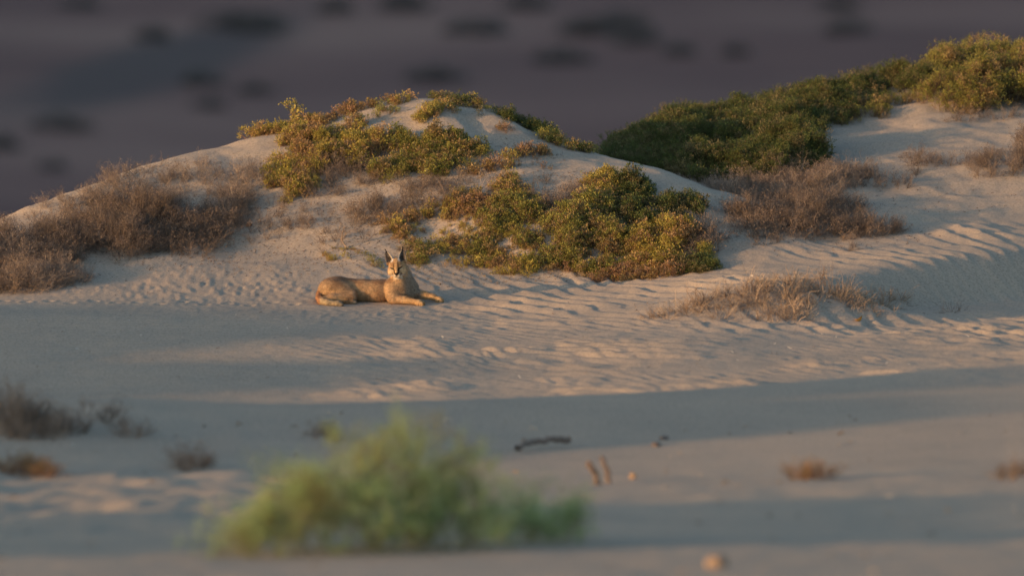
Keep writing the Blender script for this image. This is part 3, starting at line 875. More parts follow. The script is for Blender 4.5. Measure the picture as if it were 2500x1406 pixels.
plant('dry_shrub', 'sparse black brown sprigs below the largest hollow shrub', SH,
      [(1850, 605, 44, .16, .06), (1880, 590, 30, .1, .06)], 'dry', 'dry', .7, D_)
plant('dry_shrub', 'tiny dark shrub standing alone on the sand right of the hollow', SH,
      [(2075, 612, 20, .07, .07)], 'dry', 'dry', 1.2, D_)
plant('dry_shrub', 'crooked brown shrub on the open sand under the right dune', SH,
      [(2230, 385, 26, .1, .13), (2270, 402, 44, .14, .09), (2310, 405, 30, .1, .08)], 'dry', 'dry', 1.0, D_)
plant('dry_shrub', 'low brown shrub between the crooked one and the right edge', SH,
      [(2370, 405, 36, .12, .07), (2420, 385, 40, .14, .1)], 'dry', 'dry', .9, D_)
plant('dry_shrub', 'reddish brown shrub cut off by the right edge', SH,
      [(2490, 410, 50, .24, .26), (2530, 380, 50, .3, .3)], 'dry', 'dry', 1.6, D_)
plant('dry_shrub', 'dry brown runners in front of the olive thicket at the right edge', SH,
      [(2350, 290, 50, .14, .06), (2440, 285, 50, .14, .06)], 'dry', 'dry', .6, D_)
# straw
ST = 'straw tufts on the low mound'
plant('straw_tuft', 'dense straw tangle on top of the low mound at right', 'dry grass',
      [(2000, 740, 110, .3, .16), (1940, 705, 120, .25, .12), (2060, 720, 90, .25, .14), (2110, 735, 60, .2, .12), (1900, 745, 90, .2, .12)], 'straw', 'straw', 1.4, ST, gaps=.0)
plant('straw_tuft', 'straw tuft on the left flank of the low mound', 'dry grass',
      [(1750, 762, 90, .22, .12), (1830, 728, 90, .22, .12), (1700, 755, 60, .15, .08)], 'straw', 'straw', 1.2, ST)
plant('straw_tuft', 'thin straw stalks at the left tip of the low mound', 'dry grass', [(1630, 775, 60, .12, .07)], 'straw', 'straw', 1.0, ST)
plant('straw_tuft', 'pale straw clump at the front foot of the low mound', 'dry grass', [(1900, 785, 70, .14, .09), (1820, 780, 50, .1, .07)], 'straw', 'straw', 1.7, ST)
plant('straw_tuft', 'arching dark stalks at the right end of the low mound', 'dry grass', [(2170, 745, 60, .18, .1), (2130, 760, 50, .14, .08)], 'straw', 'straw', 1.0, ST)
plant('straw_tuft', 'lone faint stalks in the blue shade right of the low mound', 'dry grass', [(2320, 765, 40, .1, .04)], 'straw', 'dry', .4, ST)
# blurred foreground
F = 'plants on the near sand'
plant('foreground_bush', 'soft lush green bush blurred in the near foreground', SH,
      [(690, 1354, 120, .26, .34), (790, 1350, 150, .32, .46), (900, 1344, 150, .36, .74), (1010, 1340, 130, .34, .74), (1110, 1342, 120, .3, .46), (615, 1360, 70, .2, .22),
       (1250, 1328, 110, .26, .24), (1370, 1328, 90, .2, .20)], 'wispy', 'lush', .44, None, dryness=.1, scale=1.1, gaps=.22, tilt=.35)
plant('dry_grass_clump', 'tall blurred brown grass clump at the left edge of the near sand', 'dry grass',
      [(40, 1052, 90, .3, .20), (25, 1042, 45, .2, .28), (110, 1055, 80, .25, .17), (175, 1060, 40, .2, .15)], 'dry', 'grey', 1.3, F, scale=1.1)
plant('dry_grass_clump', 'short orange brown plant under the tall grass clump at left', 'dry grass',
      [(40, 1150, 60, .35, .06), (100, 1160, 50, .25, .05), (40, 1100, 34, .15, .04)], 'dry', 'rusty', 1.1, F)
plant('dry_grass_clump', 'small dark brown tuft alone in the blue shade left of the lush bush', 'dry grass',
      [(478, 1140, 42, .25, .10)], 'dry', 'dry', 1.3, F)
plant('dry_grass_clump', 'small dark tuft peeping out just above the left side of the lush bush', 'dry grass',
      [(795, 1072, 40, .2, .06)], 'dry', 'dry', 1.2, F)
plant('dry_grass_clump', 'blurred rusty tuft on the right near sand between two shadow bands', 'dry grass',
      [(1980, 1170, 46, .25, .11)], 'dry', 'rusty', 1.4, F)
plant('dry_grass_clump', 'blurred dark tuft on the near sand close to the right edge', 'dry grass',
      [(2430, 1172, 50, .25, .10), (2490, 1160, 50, .15, .03)], 'dry', 'dry', 1.3, F)
plant('dry_grass_clump', 'faint brown sprigs trailing right from the tall grass clump at left', 'dry grass',
      [(320, 1064, 40, .2, .05), (270, 1030, 26, .15, .12), (215, 1010, 16, .1, .12)], 'dry', 'dry', .7, F)
plant('green_shrub', 'three tiny green tufts on bare sand between the cushions and the big bush', SH,
      [(1205, 350, 14, .05, .05), (1255, 412, 14, .05, .05), (1130, 480, 16, .05, .05)], 'green', 'yellow', 1.1, G)
plant('dry_shrub', 'tangle of dry twigs reaching left from the reddish shrub at the right edge', SH,
      [(2440, 405, 44, .18, .16), (2400, 425, 36, .12, .08)], 'dry', 'dry', 1.1, D_)
plant('dry_shrub', 'two bare twigs on the open sand below the crooked brown shrub', SH,
      [(2240, 432, 16, .05, .06), (2330, 438, 14, .05, .04)], 'dry', 'dry', .8, D_)

# ------------------------------------------------------------------ the cat (a caracal), modelled as one smooth skin
def fur_material():
    m, n, b = new_mat('fur', 0.85, 0.12)
    a = n.nodes.new('ShaderNodeAttribute'); a.attribute_name = 'Col'
    tc = n.nodes.new('ShaderNodeTexCoord')
    t = n.nodes.new('ShaderNodeTexNoise'); t.inputs['Scale'].default_value = 90; t.inputs['Detail'].default_value = 3
    n.links.new(tc.outputs['Object'], t.inputs['Vector'])
    r = ramp(n, [(0.3, (0.8, 0.78, 0.75)), (0.7, (1.12, 1.12, 1.12))]); n.links.new(t.outputs[0], r.inputs[0])
    mx = n.nodes.new('ShaderNodeMix'); mx.data_type = 'RGBA'; mx.blend_type = 'MULTIPLY'; mx.inputs[0].default_value = 1
    n.links.new(a.outputs['Color'], mx.inputs[6]); n.links.new(r.outputs[0], mx.inputs[7])
    n.links.new(mx.outputs[2], b.inputs['Base Color'])
    b.inputs['Sheen Weight'].default_value = 0.15; b.inputs['Sheen Roughness'].default_value = 0.5
    return m


M_FUR = fur_material()
VOX = 0.0026
G0 = np.array([-0.52, -0.21, -0.035]); G1 = np.array([0.54, 0.27, 0.455])
GN = np.ceil((G1 - G0) / VOX).astype(int) + 1
FIELD = np.full(GN, 1.0, np.float32)


def sub_box(lo, hi, m):
    a = np.clip(((lo - m - G0) / VOX).astype(int), 0, GN - 1); b = np.clip(((hi + m - G0) / VOX).astype(int) + 2, 1, GN)
    xs = [G0[i] + VOX * np.arange(a[i], b[i]) for i in range(3)]
    X, Y, Z = np.meshgrid(*xs, indexing='ij', sparse=False)
    return tuple(slice(a[i], b[i]) for i in range(3)), X.astype(np.float32), Y.astype(np.float32), Z.astype(np.float32)


def blend(sl, d, k, cut=False):
    f = FIELD[sl]
    if cut:
        h = np.clip(k - np.abs(f + d), 0, None) / k
        FIELD[sl] = np.maximum(f, -d) + h * h * k * 0.25
    else:
        h = np.clip(k - np.abs(f - d), 0, None) / k
        FIELD[sl] = np.minimum(f, d) - h * h * k * 0.25


def cone(a, b, ra, rb, k=0.02, cut=False):
    a = np.array(a, float); b = np.array(b, float); r = max(ra, rb)
    sl, X, Y, Z = sub_box(np.minimum(a, b) - r, np.maximum(a, b) + r, k + 0.004)
    ab = b - a; L2 = (ab ** 2).sum()
    t = np.clip(((X - a[0]) * ab[0] + (Y - a[1]) * ab[1] + (Z - a[2]) * ab[2]) / L2, 0, 1)
    d = np.sqrt((X - a[0] - t * ab[0]) ** 2 + (Y - a[1] - t * ab[1]) ** 2 + (Z - a[2] - t * ab[2]) ** 2) - (ra + (rb - ra) * t)
    blend(sl, d, k, cut)


def ell(c, r, k=0.02, rot=(0, 0, 0), cut=False, M=None):
    c = np.array(c, float); r = np.array(r, float)
    R = np.array(Euler([math.radians(q) for q in rot]).to_matrix()) if M is None else M
    sl, X, Y, Z = sub_box(c - r.max(), c + r.max(), k + 0.004)
    P = np.stack([X - c[0], Y - c[1], Z - c[2]], -1) @ R.astype(np.float32)
    k0 = np.sqrt(((P / r) ** 2).sum(-1)); k1 = np.sqrt(((P / (r * r)) ** 2).sum(-1)) + 1e-9
    blend(sl, k0 * (k0 - 1) / k1, k, cut)


# trunk
ell((-0.328, .12, .085), (.118, .10, .098), .03)
cone((-.27, .125, .092), (-.10, .112, .084), .088, .078, .04)
cone((-.10, .112, .084), (.12, .112, .086), .078, .083, .03)
ell((.00, .085, .078), (.095, .072, .078), .03)
ell((.212, .105, .085), (.108, .070, .095), .03, (0, 0, 36))
cone((.178, .066, .095), (.160, .056, .250), .080, .056, .03)
cone((.232, .120, .090), (.190, .090, .215), .078, .058, .035)
cone((.192, .094, .205), (.170, .070, .262), .062, .050, .03)
ell((.112, .066, .100), (.062, .066, .090), .014, (0, 12, 0))      # near shoulder blade
# near fore leg
cone((.125, .03, .115), (.128, -.01, .045), .050, .040, .03)
cone((.118, -.008, .040), (.205, -.050, .037), .036, .029, .02)
cone((.205, -.050, .037), (.300, -.098, .027), .027, .0190, .012)
ell((.318, -.103, .024), (.032, .0285, .024), .010, (0, 0, -22))
for dx, dy in ((.347, -.095), (.347, -.1145), (.335, -.132), (.338, -.077)):
    ell((dx, dy, .0175), (.0185, .0095, .0180), .0018, (0, 0, -22))
# far fore leg, wrist bent
cone((.27, .085, .065), (.365, .085, .050), .040, .029, .025)
cone((.365, .085, .050), (.425, .066, .038), .028, .024, .015)
cone((.425, .066, .038), (.462, .050, .024), .0205, .0185, .012)
ell((.470, .046, .024), (.028, .027, .023), .010, (0, 0, -25))
for dx, dy in ((.490, .050), (.490, .034), (.480, .022), (.486, .062)):
    ell((dx, dy, .0170), (.0170, .0095, .017), .0018, (0, 0, -25))
# near hind leg
ell((-.285, .055, .088), (.120, .064, .084), .012, (0, 16, 0))
cone((-.33, .06, .105), (-.200, .030, .066), .064, .048, .02)
cone((-.195, .0, .048), (-.335, -.03, .040), .044, .036, .02)
cone((-.335, -.03, .040), (-.425, -.052, .032), .035, .025, .02)
cone((-.425, -.060, .030), (-.365, -.115, .025), .026, .0245, .015)
cone((-.365, -.115, .025), (-.300, -.145, .023), .0215, .0185, .012)
ell((-.290, -.148, .024), (.028, .027, .023), .010, (0, 0, -18))
for dx, dy in ((-.267, -.142), (-.266, -.156), (-.274, -.168), (-.276, -.132)):
    ell((dx, dy, .0175), (.0170, .0095, .0175), .0018, (0, 0, -18))
# far hind paw showing under the belly
cone((-.26, .0, .03), (-.20, -.022, .022), .024, .019, .012)
ell((-.185, -.026, .019), (.026, .020, .018), .010, (0, 0, -10))
for dx, dy in ((-.161, -.022), (-.161, -.036), (-.168, -.045)):
    ell((dx, dy, .013), (.0115, .008, .012), .005)
# tail curled round the rump
tp = [(-.41, .14, .085), (-.436, .09, .062), (-.441, .03, .042), (-.432, -.015, .028), (-.405, -.03, .020), (-.36, -.02, .018)]
for i in range(len(tp) - 1):
    cone(tp[i], tp[i + 1], .023 - i * .0015, .0215 - i * .0015, .012)

# head: a frame of its own, turned to look at the camera, rolled a little
HC = np.array([.153, .026, .271])
HM = np.array((Matrix.Rotation(math.radians(-7), 3, 'Y') @ Matrix.Rotation(math.radians(-6), 3, 'Z') @ Matrix.Rotation(math.radians(9), 3, 'X')))


def hp(x, f, z):      # x to the right, f forward (towards the camera), z up
    return HC + HM @ np.array([x, -f, z])


ell(hp(0, .004, .026), (.058, .060, .048), .02, M=HM)
ell(hp(0, .014, -.012), (.065, .044, .042), .02, M=HM)
for s in (-1, 1):
    ell(hp(s * .044, .016, -.022), (.028, .028, .032), .015, M=HM)           # cheeks
    cone(hp(s * .012, .052, .034), hp(s * .030, .046, .028), .0095, .0105, .012)  # brow
    ell(hp(s * .014, .064, -.040), (.0155, .019, .0125), .008, M=HM)         # whisker pads
cone(hp(0, .040, .034), hp(0, .072, -.020), .020, .0125, .014)            # nose bridge
ell(hp(0, .052, -.036), (.026, .028, .021), .014, M=HM)
ell(hp(0, .058, -.058), (.0145, .018, .011), .010, M=HM)                  # chin
ell(hp(0, .082, -.024), (.0085, .006, .006), .004, M=HM)                 # nose leather
for s in (-1, 1):
    ell(hp(s * .027, .062, .012), (.0125, .011, .0062), .006, M=HM, cut=True)  # eye openings
cone(hp(-.020, .082, -.051), hp(.020, .082, -.051), .0022, .0022, .003, cut=True)


EARS = {}
for s in (-1, 1):
    base = hp(s * .0435, -.004, .040)
    tip = hp(s * (.066 if s < 0 else .060), -.010, .134)
    ax = tip - base; L = np.linalg.norm(ax); ax = ax / L
    fw = HM @ np.array([s * .28, -1, 0.05]); fw = fw - ax * (fw @ ax); fw /= np.linalg.norm(fw)
    wd = np.cross(ax, fw)
    EARS[s] = (base, tip, ax, fw, wd, L)
    sl, X, Y, Z = sub_box(np.minimum(base, tip) - .035, np.maximum(base, tip) + .035, .005)
    P = np.stack([X, Y, Z], -1) - base
    t = P @ ax / L; e1 = P @ wd; e2 = P @ fw
    w = .0325 * np.clip(1 - t, 0, 1) ** 0.60 * (1 + 0.35 * np.clip(t, 0, 1)) + .0012
    cup = -0.55 * (w - np.abs(e1) ** 2 / (w + 1e-4)) * 0.9
    th = .0034 + .003 * np.clip(.25 - t, 0, 1)
    d = np.maximum(np.maximum(np.abs(e1) - w, (np.abs(e2 - cup) - th) * .8), np.maximum((-t - .12) * L, (t - 1) * L))
    blend(sl, d.astype(np.float32), .006)

# press the belly onto the sand
Zc = (G0[2] + VOX * np.arange(GN[2])).astype(np.float32)
FIELD = np.maximum(FIELD, (-.004 - Zc)[None, None, :])


def surface_nets(F):
    """one smooth quad mesh at the zero level"""
    S = F < 0
    n0, n1, n2 = F.shape
    corner = [(i, j, k) for i in (0, 1) for j in (0, 1) for k in (0, 1)]
    cnt = np.zeros((n0 - 1, n1 - 1, n2 - 1), np.int8)
    for i, j, k in corner: cnt += S[i:n0 - 1 + i, j:n1 - 1 + j, k:n2 - 1 + k]
    act = (cnt > 0) & (cnt < 8)
    idx = np.argwhere(act)
    vid = np.full(act.shape, -1, np.int64); vid[act] = np.arange(len(idx))
    acc = np.zeros((len(idx), 3)); num = np.zeros(len(idx))
    for a in range(8):
        for b in range(a + 1, 8):
            ca, cb = np.array(corner[a]), np.array(corner[b])
            if np.abs(ca - cb).sum() != 1: continue
            fa = F[tuple((idx + ca).T)]; fb = F[tuple((idx + cb).T)]
            m = (fa < 0) != (fb < 0)
            t = np.where(m, fa / np.where(m, fa - fb, 1), 0)
            p = ca + (cb - ca) * t[:, None]
            acc += p * m[:, None]; num += m
    V = idx + acc / num[:, None]
    Q = []
    for ax in range(3):
        sh = [slice(1, -1)] * 3
        A = [slice(None)] * 3; B = [slice(None)] * 3
        A[ax] = slice(0, -1); B[ax] = slice(1, None)
        e = S[tuple(A)] != S[tuple(B)]
        ed = np.argwhere(e)
        o = [i for i in range(3) if i != ax]
        ok = (ed[:, o[0]] > 0) & (ed[:, o[1]] > 0) & (ed[:, o[0]] < F.shape[o[0]] - 1) & (ed[:, o[1]] < F.shape[o[1]] - 1)
        ed = ed[ok]
        inside = S[tuple(ed.T)]
        qs = []
        for d0, d1 in ((-1, -1), (0, -1), (0, 0), (-1, 0)):
            c = ed.copy(); c[:, o[0]] += d0; c[:, o[1]] += d1
            qs.append(vid[tuple(c.T)])
        q = np.stack(qs, 1)
        flip = inside if ax == 1 else ~inside
        q[flip] = q[flip][:, ::-1]
        Q.append(q)
    return V * VOX + G0, np.concatenate(Q)


V, Q = surface_nets(FIELD)
# keep only the largest connected piece
lab = np.arange(len(V))
for _ in range(400):
    m = lab[Q].min(1)
    new = lab.copy()
    for k in range(4): np.minimum.at(new, Q[:, k], m)
    new = new[new]
    if (new == lab).all(): break
    lab = new
main = np.bincount(lab).argmax()
keepv = lab == main
remap = np.cumsum(keepv) - 1
Q = remap[Q[keepv[Q].all(1)]]; V = V[keepv]


def vnormals(V, Q):
    n = np.cross(V[Q[:, 2]] - V[Q[:, 0]], V[Q[:, 3]] - V[Q[:, 1]])
    N = np.zeros_like(V)
    for k in range(4): np.add.at(N, Q[:, k], n)
    return N / (np.linalg.norm(N, axis=1)[:, None] + 1e-12)


NRM = vnormals(V, Q)


def mixn(c, col, w):
    w = np.clip(w, 0, 1)[:, None]
    return c * (1 - w) + np.array(col) * w


def cat_colour(V, N):
    x, y, z = V.T
    n = fbm(x * 60, (y + z) * 60, 300, 3)
    n2 = fbm(x * 14 + 3, (y * 1.3 + z) * 14, 310, 3)
    c = np.tile(np.array([.530, .370, .220]), (len(V), 1))
    c = mixn(c, (.45, .26, .135), sstep(-.1, .6, n2) * .6)
    c = mixn(c, (.62, .43, .25), sstep(.05, .5, -n2) * .6)
    # darker saddle along the spine
    c = mixn(c, (.26, .15, .085), sstep(.138, .178, z) * (x < .12) * .75 * sstep(-.2, 1, N[:, 2]))
    # paler underside of flank
    c = mixn(c, (.52, .36, .22), (1 - sstep(.02, .075, z)) * (x > -.15) * (x < .11) * .5)
    # chest and throat: grey cream with dark flecks
    ch = sstep(.165, .235, x) * (1 - sstep(.33, .36, x)) * (z < .24) * sstep(-.1, .3, -N[:, 1] + .35 * N[:, 0]) * (z > .03) * sstep(-.05, .02, y)
    c = mixn(c, (.40, .33, .26), ch * .9)
    fl = np.clip(vnoise(x * 110, z * 110 + y * 40, 77) - .42, 0, 1) * 4
    c = mixn(c, (.12, .10, .09), fl * ch * (z < .12) * .8)
    # legs: pale feet, faint banding
    band = np.clip(vnoise(x * 75, y * 30 + z * 30, 79), 0, 1)
    c = mixn(c, (.60, .40, .20), (x > .20) * (z < .06) * (y < .0) * .6)
    c = mixn(c, (.62, .41, .20), (x > .33) * .7)
    c = mixn(c, (.30, .17, .09), (x > .2) * (z < .07) * band * .5)
    c = mixn(c, (.52, .42, .27), (1 - sstep(-.095, -.045, y + .25 * sstep(-.36, -.42, x) * 0)) * sstep(-.235, -.275, x) * (1 - sstep(.04, .06, z)) * .95)
    c = mixn(c, (.30, .25, .19), (y < -.11) * (x < -.25) * sstep(-.33, -.27, x) * .7)
    c = mixn(c, (.33, .28, .21), (x > -.27) * (x < -.14) * (y < .0) * (z < .045) * sstep(-.21, -.17, x) * (1 - sstep(.035, .045, z)) * .8)
    # crease shade between the toes, painted dark into the coat
    for (cx_, cy_) in ((.352, -.106), (.346, -.121), (.494, .042), (.488, .028), (-.262, -.149), (-.266, -.162), (-.156, -.029)):
        c = mixn(c, (.06, .045, .035), np.exp(-(((x - cx_) / .012) ** 2 + ((y - cy_) / .0045) ** 2)) * (z < .028) * .9)
    c = mixn(c, (.20, .13, .085), np.clip(vnoise(x * 38 + 5, z * 38 + y * 20, 83) - .25, 0, 1) * (x < .14) * (z > .03) * .6)
    c = mixn(c, (.22, .135, .08), np.exp(-((x + .33 - .9 * (z - .13)) / .05) ** 2) * (z > .10) * (x < -.2) * .5)
    c = mixn(c, (.17, .14, .11), (x > -.38) * (x < -.26) * (y < -.12) * (z < .05) * np.clip(n2 + .4, 0, 1) * .6)
    # tail rust
    c = mixn(c, (.40, .185, .08), (x < -.43) * (z < .09) * .8)
    # crease shade hairs behind the shoulder and round the thigh stay as real geometry
    # ---------------- head
    L = (V - HC) @ HM
    hx, hf, hz = L[:, 0], -L[:, 1], L[:, 2]
    ah = np.abs(hx)
    head = sstep(-.088, -.066, hz) * (1 - sstep(.066, .078, ah)) * sstep(-.03, .0, hf) * (hz < .075)

    def sp(cx, cz, rx, rz, p=1.5, tilt=0.0):
        X_ = ah - cx; Z_ = hz - cz - tilt * X_
        return np.exp(-((X_ / rx) ** 2 + (Z_ / rz) ** 2) ** p) * (hf > .012)
    c = mixn(c, (.50, .31, .15), head * .9)
    c = mixn(c, (.60, .40, .21), head * (1 - sstep(.008, .012, ah)) * (hz < .045) * (hz > -.02) * (hf > .03))   # bright bridge
    c = mixn(c, (.68, .53, .34), head * sp(.048, -.022, .022, .026))
    c = mixn(c, (.78, .70, .58), head * (1 - sstep(-.050, -.040, hz)) * (hf > .03))
    c = mixn(c, (.74, .66, .54), head * sp(.014, -.038, .016, .011))
    c = mixn(c, (.74, .64, .48), head * sp(.033, .000, .018, .0045, 1.5, .45))
    c = mixn(c, (.66, .54, .38), head * sp(.034, .026, .010, .004, 1.5, .4) * .8)
    c = mixn(c, (.11, .065, .04), head * sp(.0170, .040, .0065, .024, 1.8) * .9)
    c = mixn(c, (.20, .12, .07), head * sp(.036, .046, .010, .012) * .6)
    c = mixn(c, (.03, .02, .015), head * sp(.029, .0120, .0185, .0085, 1.8, .45))
    c = mixn(c, (.030, .018, .014), head * sp(.0165, -.006, .0066, .022, 1.8, .0))
    c = mixn(c, (.05, .03, .025), head * sp(.031, -.036, .0070, .012) * .9)
    c = mixn(c, (.022, .014, .014), head * (ah < .0165 * np.clip((hz + .043) / .020, 0, 1)) * (hf > .062) * (hz < -.014))
    c = mixn(c, (.05, .03, .025), head * (ah < .0013) * (hf > .07) * (hz < -.036) * (hz > -.052))
    c = mixn(c, (.10, .06, .05), head * (ah < .022) * (hf > .05) * np.exp(-((hz + .052 + .10 * ah) / .0022) ** 2) * .9)
    # ---------------- ears
    for s, (base, tip, ax, fw, wd, Ln) in EARS.items():
        P = V - base
        t = P @ ax / Ln; e1 = P @ wd; e2 = P @ fw
        w = .0325 * np.clip(1 - t, 0, 1) ** 0.60 * (1 + 0.35 * np.clip(t, 0, 1)) + .0012
        near = (t > .10) * (np.abs(e1) < w + .006) * (np.abs(e2) < .035)
        back = near * ((N @ fw) < -.1)
        inn = near * ((N @ fw) >= -.1)
        c = mixn(c, (.050, .042, .042), back)
        c = mixn(c, (.14, .125, .12), inn)
        c = mixn(c, (.07, .06, .055), inn * (t < .5) * (np.abs(e1) < w * .45))
        c = mixn(c, (.66, .60, .52), inn * sstep(.35 if s < 0 else .62, .75, -s * e1 / w) * (t < .93))
        c = mixn(c, (.45, .40, .34), inn * sstep(.80, .95, s * e1 / w) * (t < .9))
        c = mixn(c, (.04, .035, .035), near * (t > .93))
    return c * (1 + .28 * n[:, None])


COL = cat_colour(V, NRM)
cat = empty('caracal', (CAT_X, CAT_Y, CAT_Z - .002), 'sandy orange wild cat with tufted ears lying on the rippled sand', 'cat')
cat.rotation_euler = (CAT_SLOPE, 0, 0)
body = link('body', mesh_np('body', V, quads=Q, cols=COL, smooth=True), M_FUR, cat)

# short coat: fine hairs combed back and down over the skin
RF = np.random.default_rng(5)
Qc = V[Q].mean(1); area = np.linalg.norm(np.cross(V[Q[:, 2]] - V[Q[:, 0]], V[Q[:, 3]] - V[Q[:, 1]]), axis=1)
pick = RF.choice(len(Q), 90000, p=area / area.sum())
P = Qc[pick] + RF.normal(0, VOX * .4, (len(pick), 3)); Nn = NRM[Q[pick]].mean(1); Nn /= np.linalg.norm(Nn, axis=1)[:, None]
flow = np.tile(np.array([-.8, 0, -.5]), (len(pick), 1))
fx = P[:, 0] > .2
flow[fx & (P[:, 2] < .07)] = (.9, -.3, -.3)
flow[(P[:, 1] < -.05) & (P[:, 0] < -.2)] = (.8, -.4, 0)
Lh = (P - HC) @ HM
hd = (Lh[:, 2] > -.07) & (np.abs(Lh[:, 0]) < .07) & (Lh[:, 1] < .02)
flow[hd] = (P[hd] - hp(0, .09, -.02)) / .1
flow[(P[:, 0] > .14) & (P[:, 2] > .07) & ~hd] = (.0, -.1, -1)
tang = flow - Nn * (flow * Nn).sum(1)[:, None]; tang /= np.linalg.norm(tang, axis=1)[:, None] + 1e-9
dirn = tang * .8 + Nn * RF.uniform(.35, .75, (len(pick), 1)) + RF.normal(0, .18, (len(pick), 3)); dirn /= np.linalg.norm(dirn, axis=1)[:, None]
ln = np.where(hd, .0042, .0115) * RF.uniform(.6, 1.3, len(pick))
ln = np.where((P[:, 2] < .05) & ((P[:, 0] > .2) | (P[:, 0] < -.25)), ln * .6, ln)
ln = np.where((P[:, 0] > .17) & (P[:, 2] < .2) & (P[:, 2] > .05) & (P[:, 0] < .33), ln * 1.4, ln)
side = np.cross(dirn, Nn); side /= np.linalg.norm(side, axis=1)[:, None] + 1e-9
hv = np.stack([P - side * .0006, P + side * .0006, P + dirn * ln[:, None]], 1).reshape(-1, 3)
hcol = COL[Q[pick, 0]] * RF.uniform(.55, 1.45, (len(pick), 1))
okh = P[:, 2] > .003
hv = hv.reshape(-1, 3, 3)[okh].reshape(-1, 3); hcol = np.repeat(hcol[okh], 3, 0)
coat = link('coat', mesh_np('coat', hv, tris=np.arange(len(hv)).reshape(-1, 3), cols=hcol), M_FUR, cat)

M_EYE, _, be = new_mat('eye', 0.15, 0.5); be.inputs['Base Color'].default_value = (.045, .05, .02, 1)
M_BLACK, _, bb = new_mat('black_hair', 0.8, 0.1); bb.inputs['Base Color'].default_value = (.02, .018, .018, 1)
M_WHISK, _, bw = new_mat('whisker', 0.5, 0.3); bw.inputs['Base Color'].default_value = (.7, .66, .6, 1)


def ball_np(c, r, M, nu=16, nvv=10):
    th = np.linspace(0, math.pi, nvv + 1); ph = np.linspace(0, 2 * math.pi, nu + 1)[:-1]
    T, Pp = np.meshgrid(th, ph, indexing='ij')
    p = np.stack([r[0] * np.sin(T) * np.cos(Pp), r[1] * np.sin(T) * np.sin(Pp), r[2] * np.cos(T)], -1).reshape(-1, 3) @ M.T + c
    q = [(i * nu + j, i * nu + (j + 1) % nu, (i + 1) * nu + (j + 1) % nu, (i + 1) * nu + j) for i in range(nvv) for j in range(nu)]
    return p, np.array(q)


for s in (-1, 1):
    p, q = ball_np(hp(s * .0265, .047, .012), (.0105, .0085, .0065), HM)
    link('eye', mesh_np('eye', p, quads=q, smooth=True), M_EYE, cat)
    base, tip, ax, fw, wd, Ln = EARS[s]
    hv = []
    for k in range(46):
        o = tip - ax * RF.uniform(.0, .012) + RF.normal(0, .0009, 3)
        d = ax + RF.normal(0, .13, 3) + np.array([s * .10, 0, .1]); d /= np.linalg.norm(d)
        sd = np.cross(d, RF.normal(0, 1, 3)); sd /= np.linalg.norm(sd)
        hv += [o - sd * .0009, o + sd * .0009, o + d * RF.uniform(.02, .038)]
    link('ear_tuft', mesh_np('ear_tuft', np.array(hv), tris=np.arange(len(hv)).reshape(-1, 3)), M_BLACK, cat)
    gw = Geo()
    for k in range(7):
        o = hp(s * .020, .070, -.036 - .003 * (k % 3)); e = hp(s * (.065 + .004 * k), .055 - .003 * k, -.028 - .008 * k)
        mid = (o + e) / 2 + np.array([0, 0, .004])
        vv, qq = tube_path(np.array([o, mid, e]), .0005, .0002, 3); gw.add(vv, qq, np.ones((len(vv), 3)))
    link('whiskers', gw.mesh('whiskers'), M_WHISK, cat)
del FIELD

# ------------------------------------------------------------------ far shrubs on the plain, dead wood, stones
def plain_at(u, v):
    dep = DEP0 + math.atan((v - 703.0) / FP)
    y = (H - PLAIN) / math.tan(dep)
    for _ in range(6):
        z = float(z_base(np.array([u2x(u, y, PLAIN)]), np.array([y]))[0])
        y = (H - z) / math.tan(dep)
    return Vector((u2x(u, y, z), y, z))


M_SCRUB = leaf_material('scrub', .8, .05, .1)
FAR = [
    (1170, 70, 85, .80, 'broad dark flat topped shrub on the plain above the main dune'),
    (1060, 185, 75, .70, 'wide dark shrub on the plain just above the main dune top'),
    (1370, 140, 80, .75, 'low dark shrub at the lower left of the bushy cluster on the plain'),
    (1430, 75, 70, 1.0, 'left tall shrub of the bushy cluster on the plain'),
    (1510, 60, 75, 1.1, 'tallest green blue shrub of the bushy cluster on the plain'),
    (1555, 95, 50, .7, 'small dark blue shrub at the right end of the bushy cluster on the plain'),
    (1660, 120, 40, .6, 'small faint shrub right of the bushy cluster on the plain'),
    (2060, 68, 60, .75, 'dark shrub on the plain above the right dune'),
    (1800, 120, 36, .5, 'faintest shrub on the plain between the cluster and the right dune'),
    (2050, 12, 60, .7, 'dark shrub on the plain cut by the top edge at right'),
    (1290, 8, 60, .6, 'shrub on the plain at the top edge above the middle'),
    (985, 12, 60, .8, 'shrub on the plain at the top edge above the dune crest'),
    (820, 18, 40, .7, 'small round shrub on the plain near the top edge, left of centre'),
    (590, 55, 110, .9, 'long dark shrub near the top left of the plain'),
    (640, 68, 60, .7, 'darker lobe shrub right beside the long one at top left'),
    (380, 85, 50, .7, 'blue grey shrub on the plain above the dark crust'),
    (490, 195, 60, .7, 'dark shrub on the plain under the dark crust'),
    (620, 215, 44, .5, 'small shrub right of the one under the dark crust'),
    (515, 250, 44, .5, 'faint greenish shrub on the plain left of the sprig'),
    (160, 305, 66, .8, 'dark blue shrub alone on the left of the plain'),
    (10, 350, 50, .7, 'shrub cut by the left edge on the plain'),
    (130, 400, 36, .5, 'lowest small dark shrub on the left of the plain'),
    (200, 5, 60, .5, 'faint shrub at the top left corner of the plain'),
]
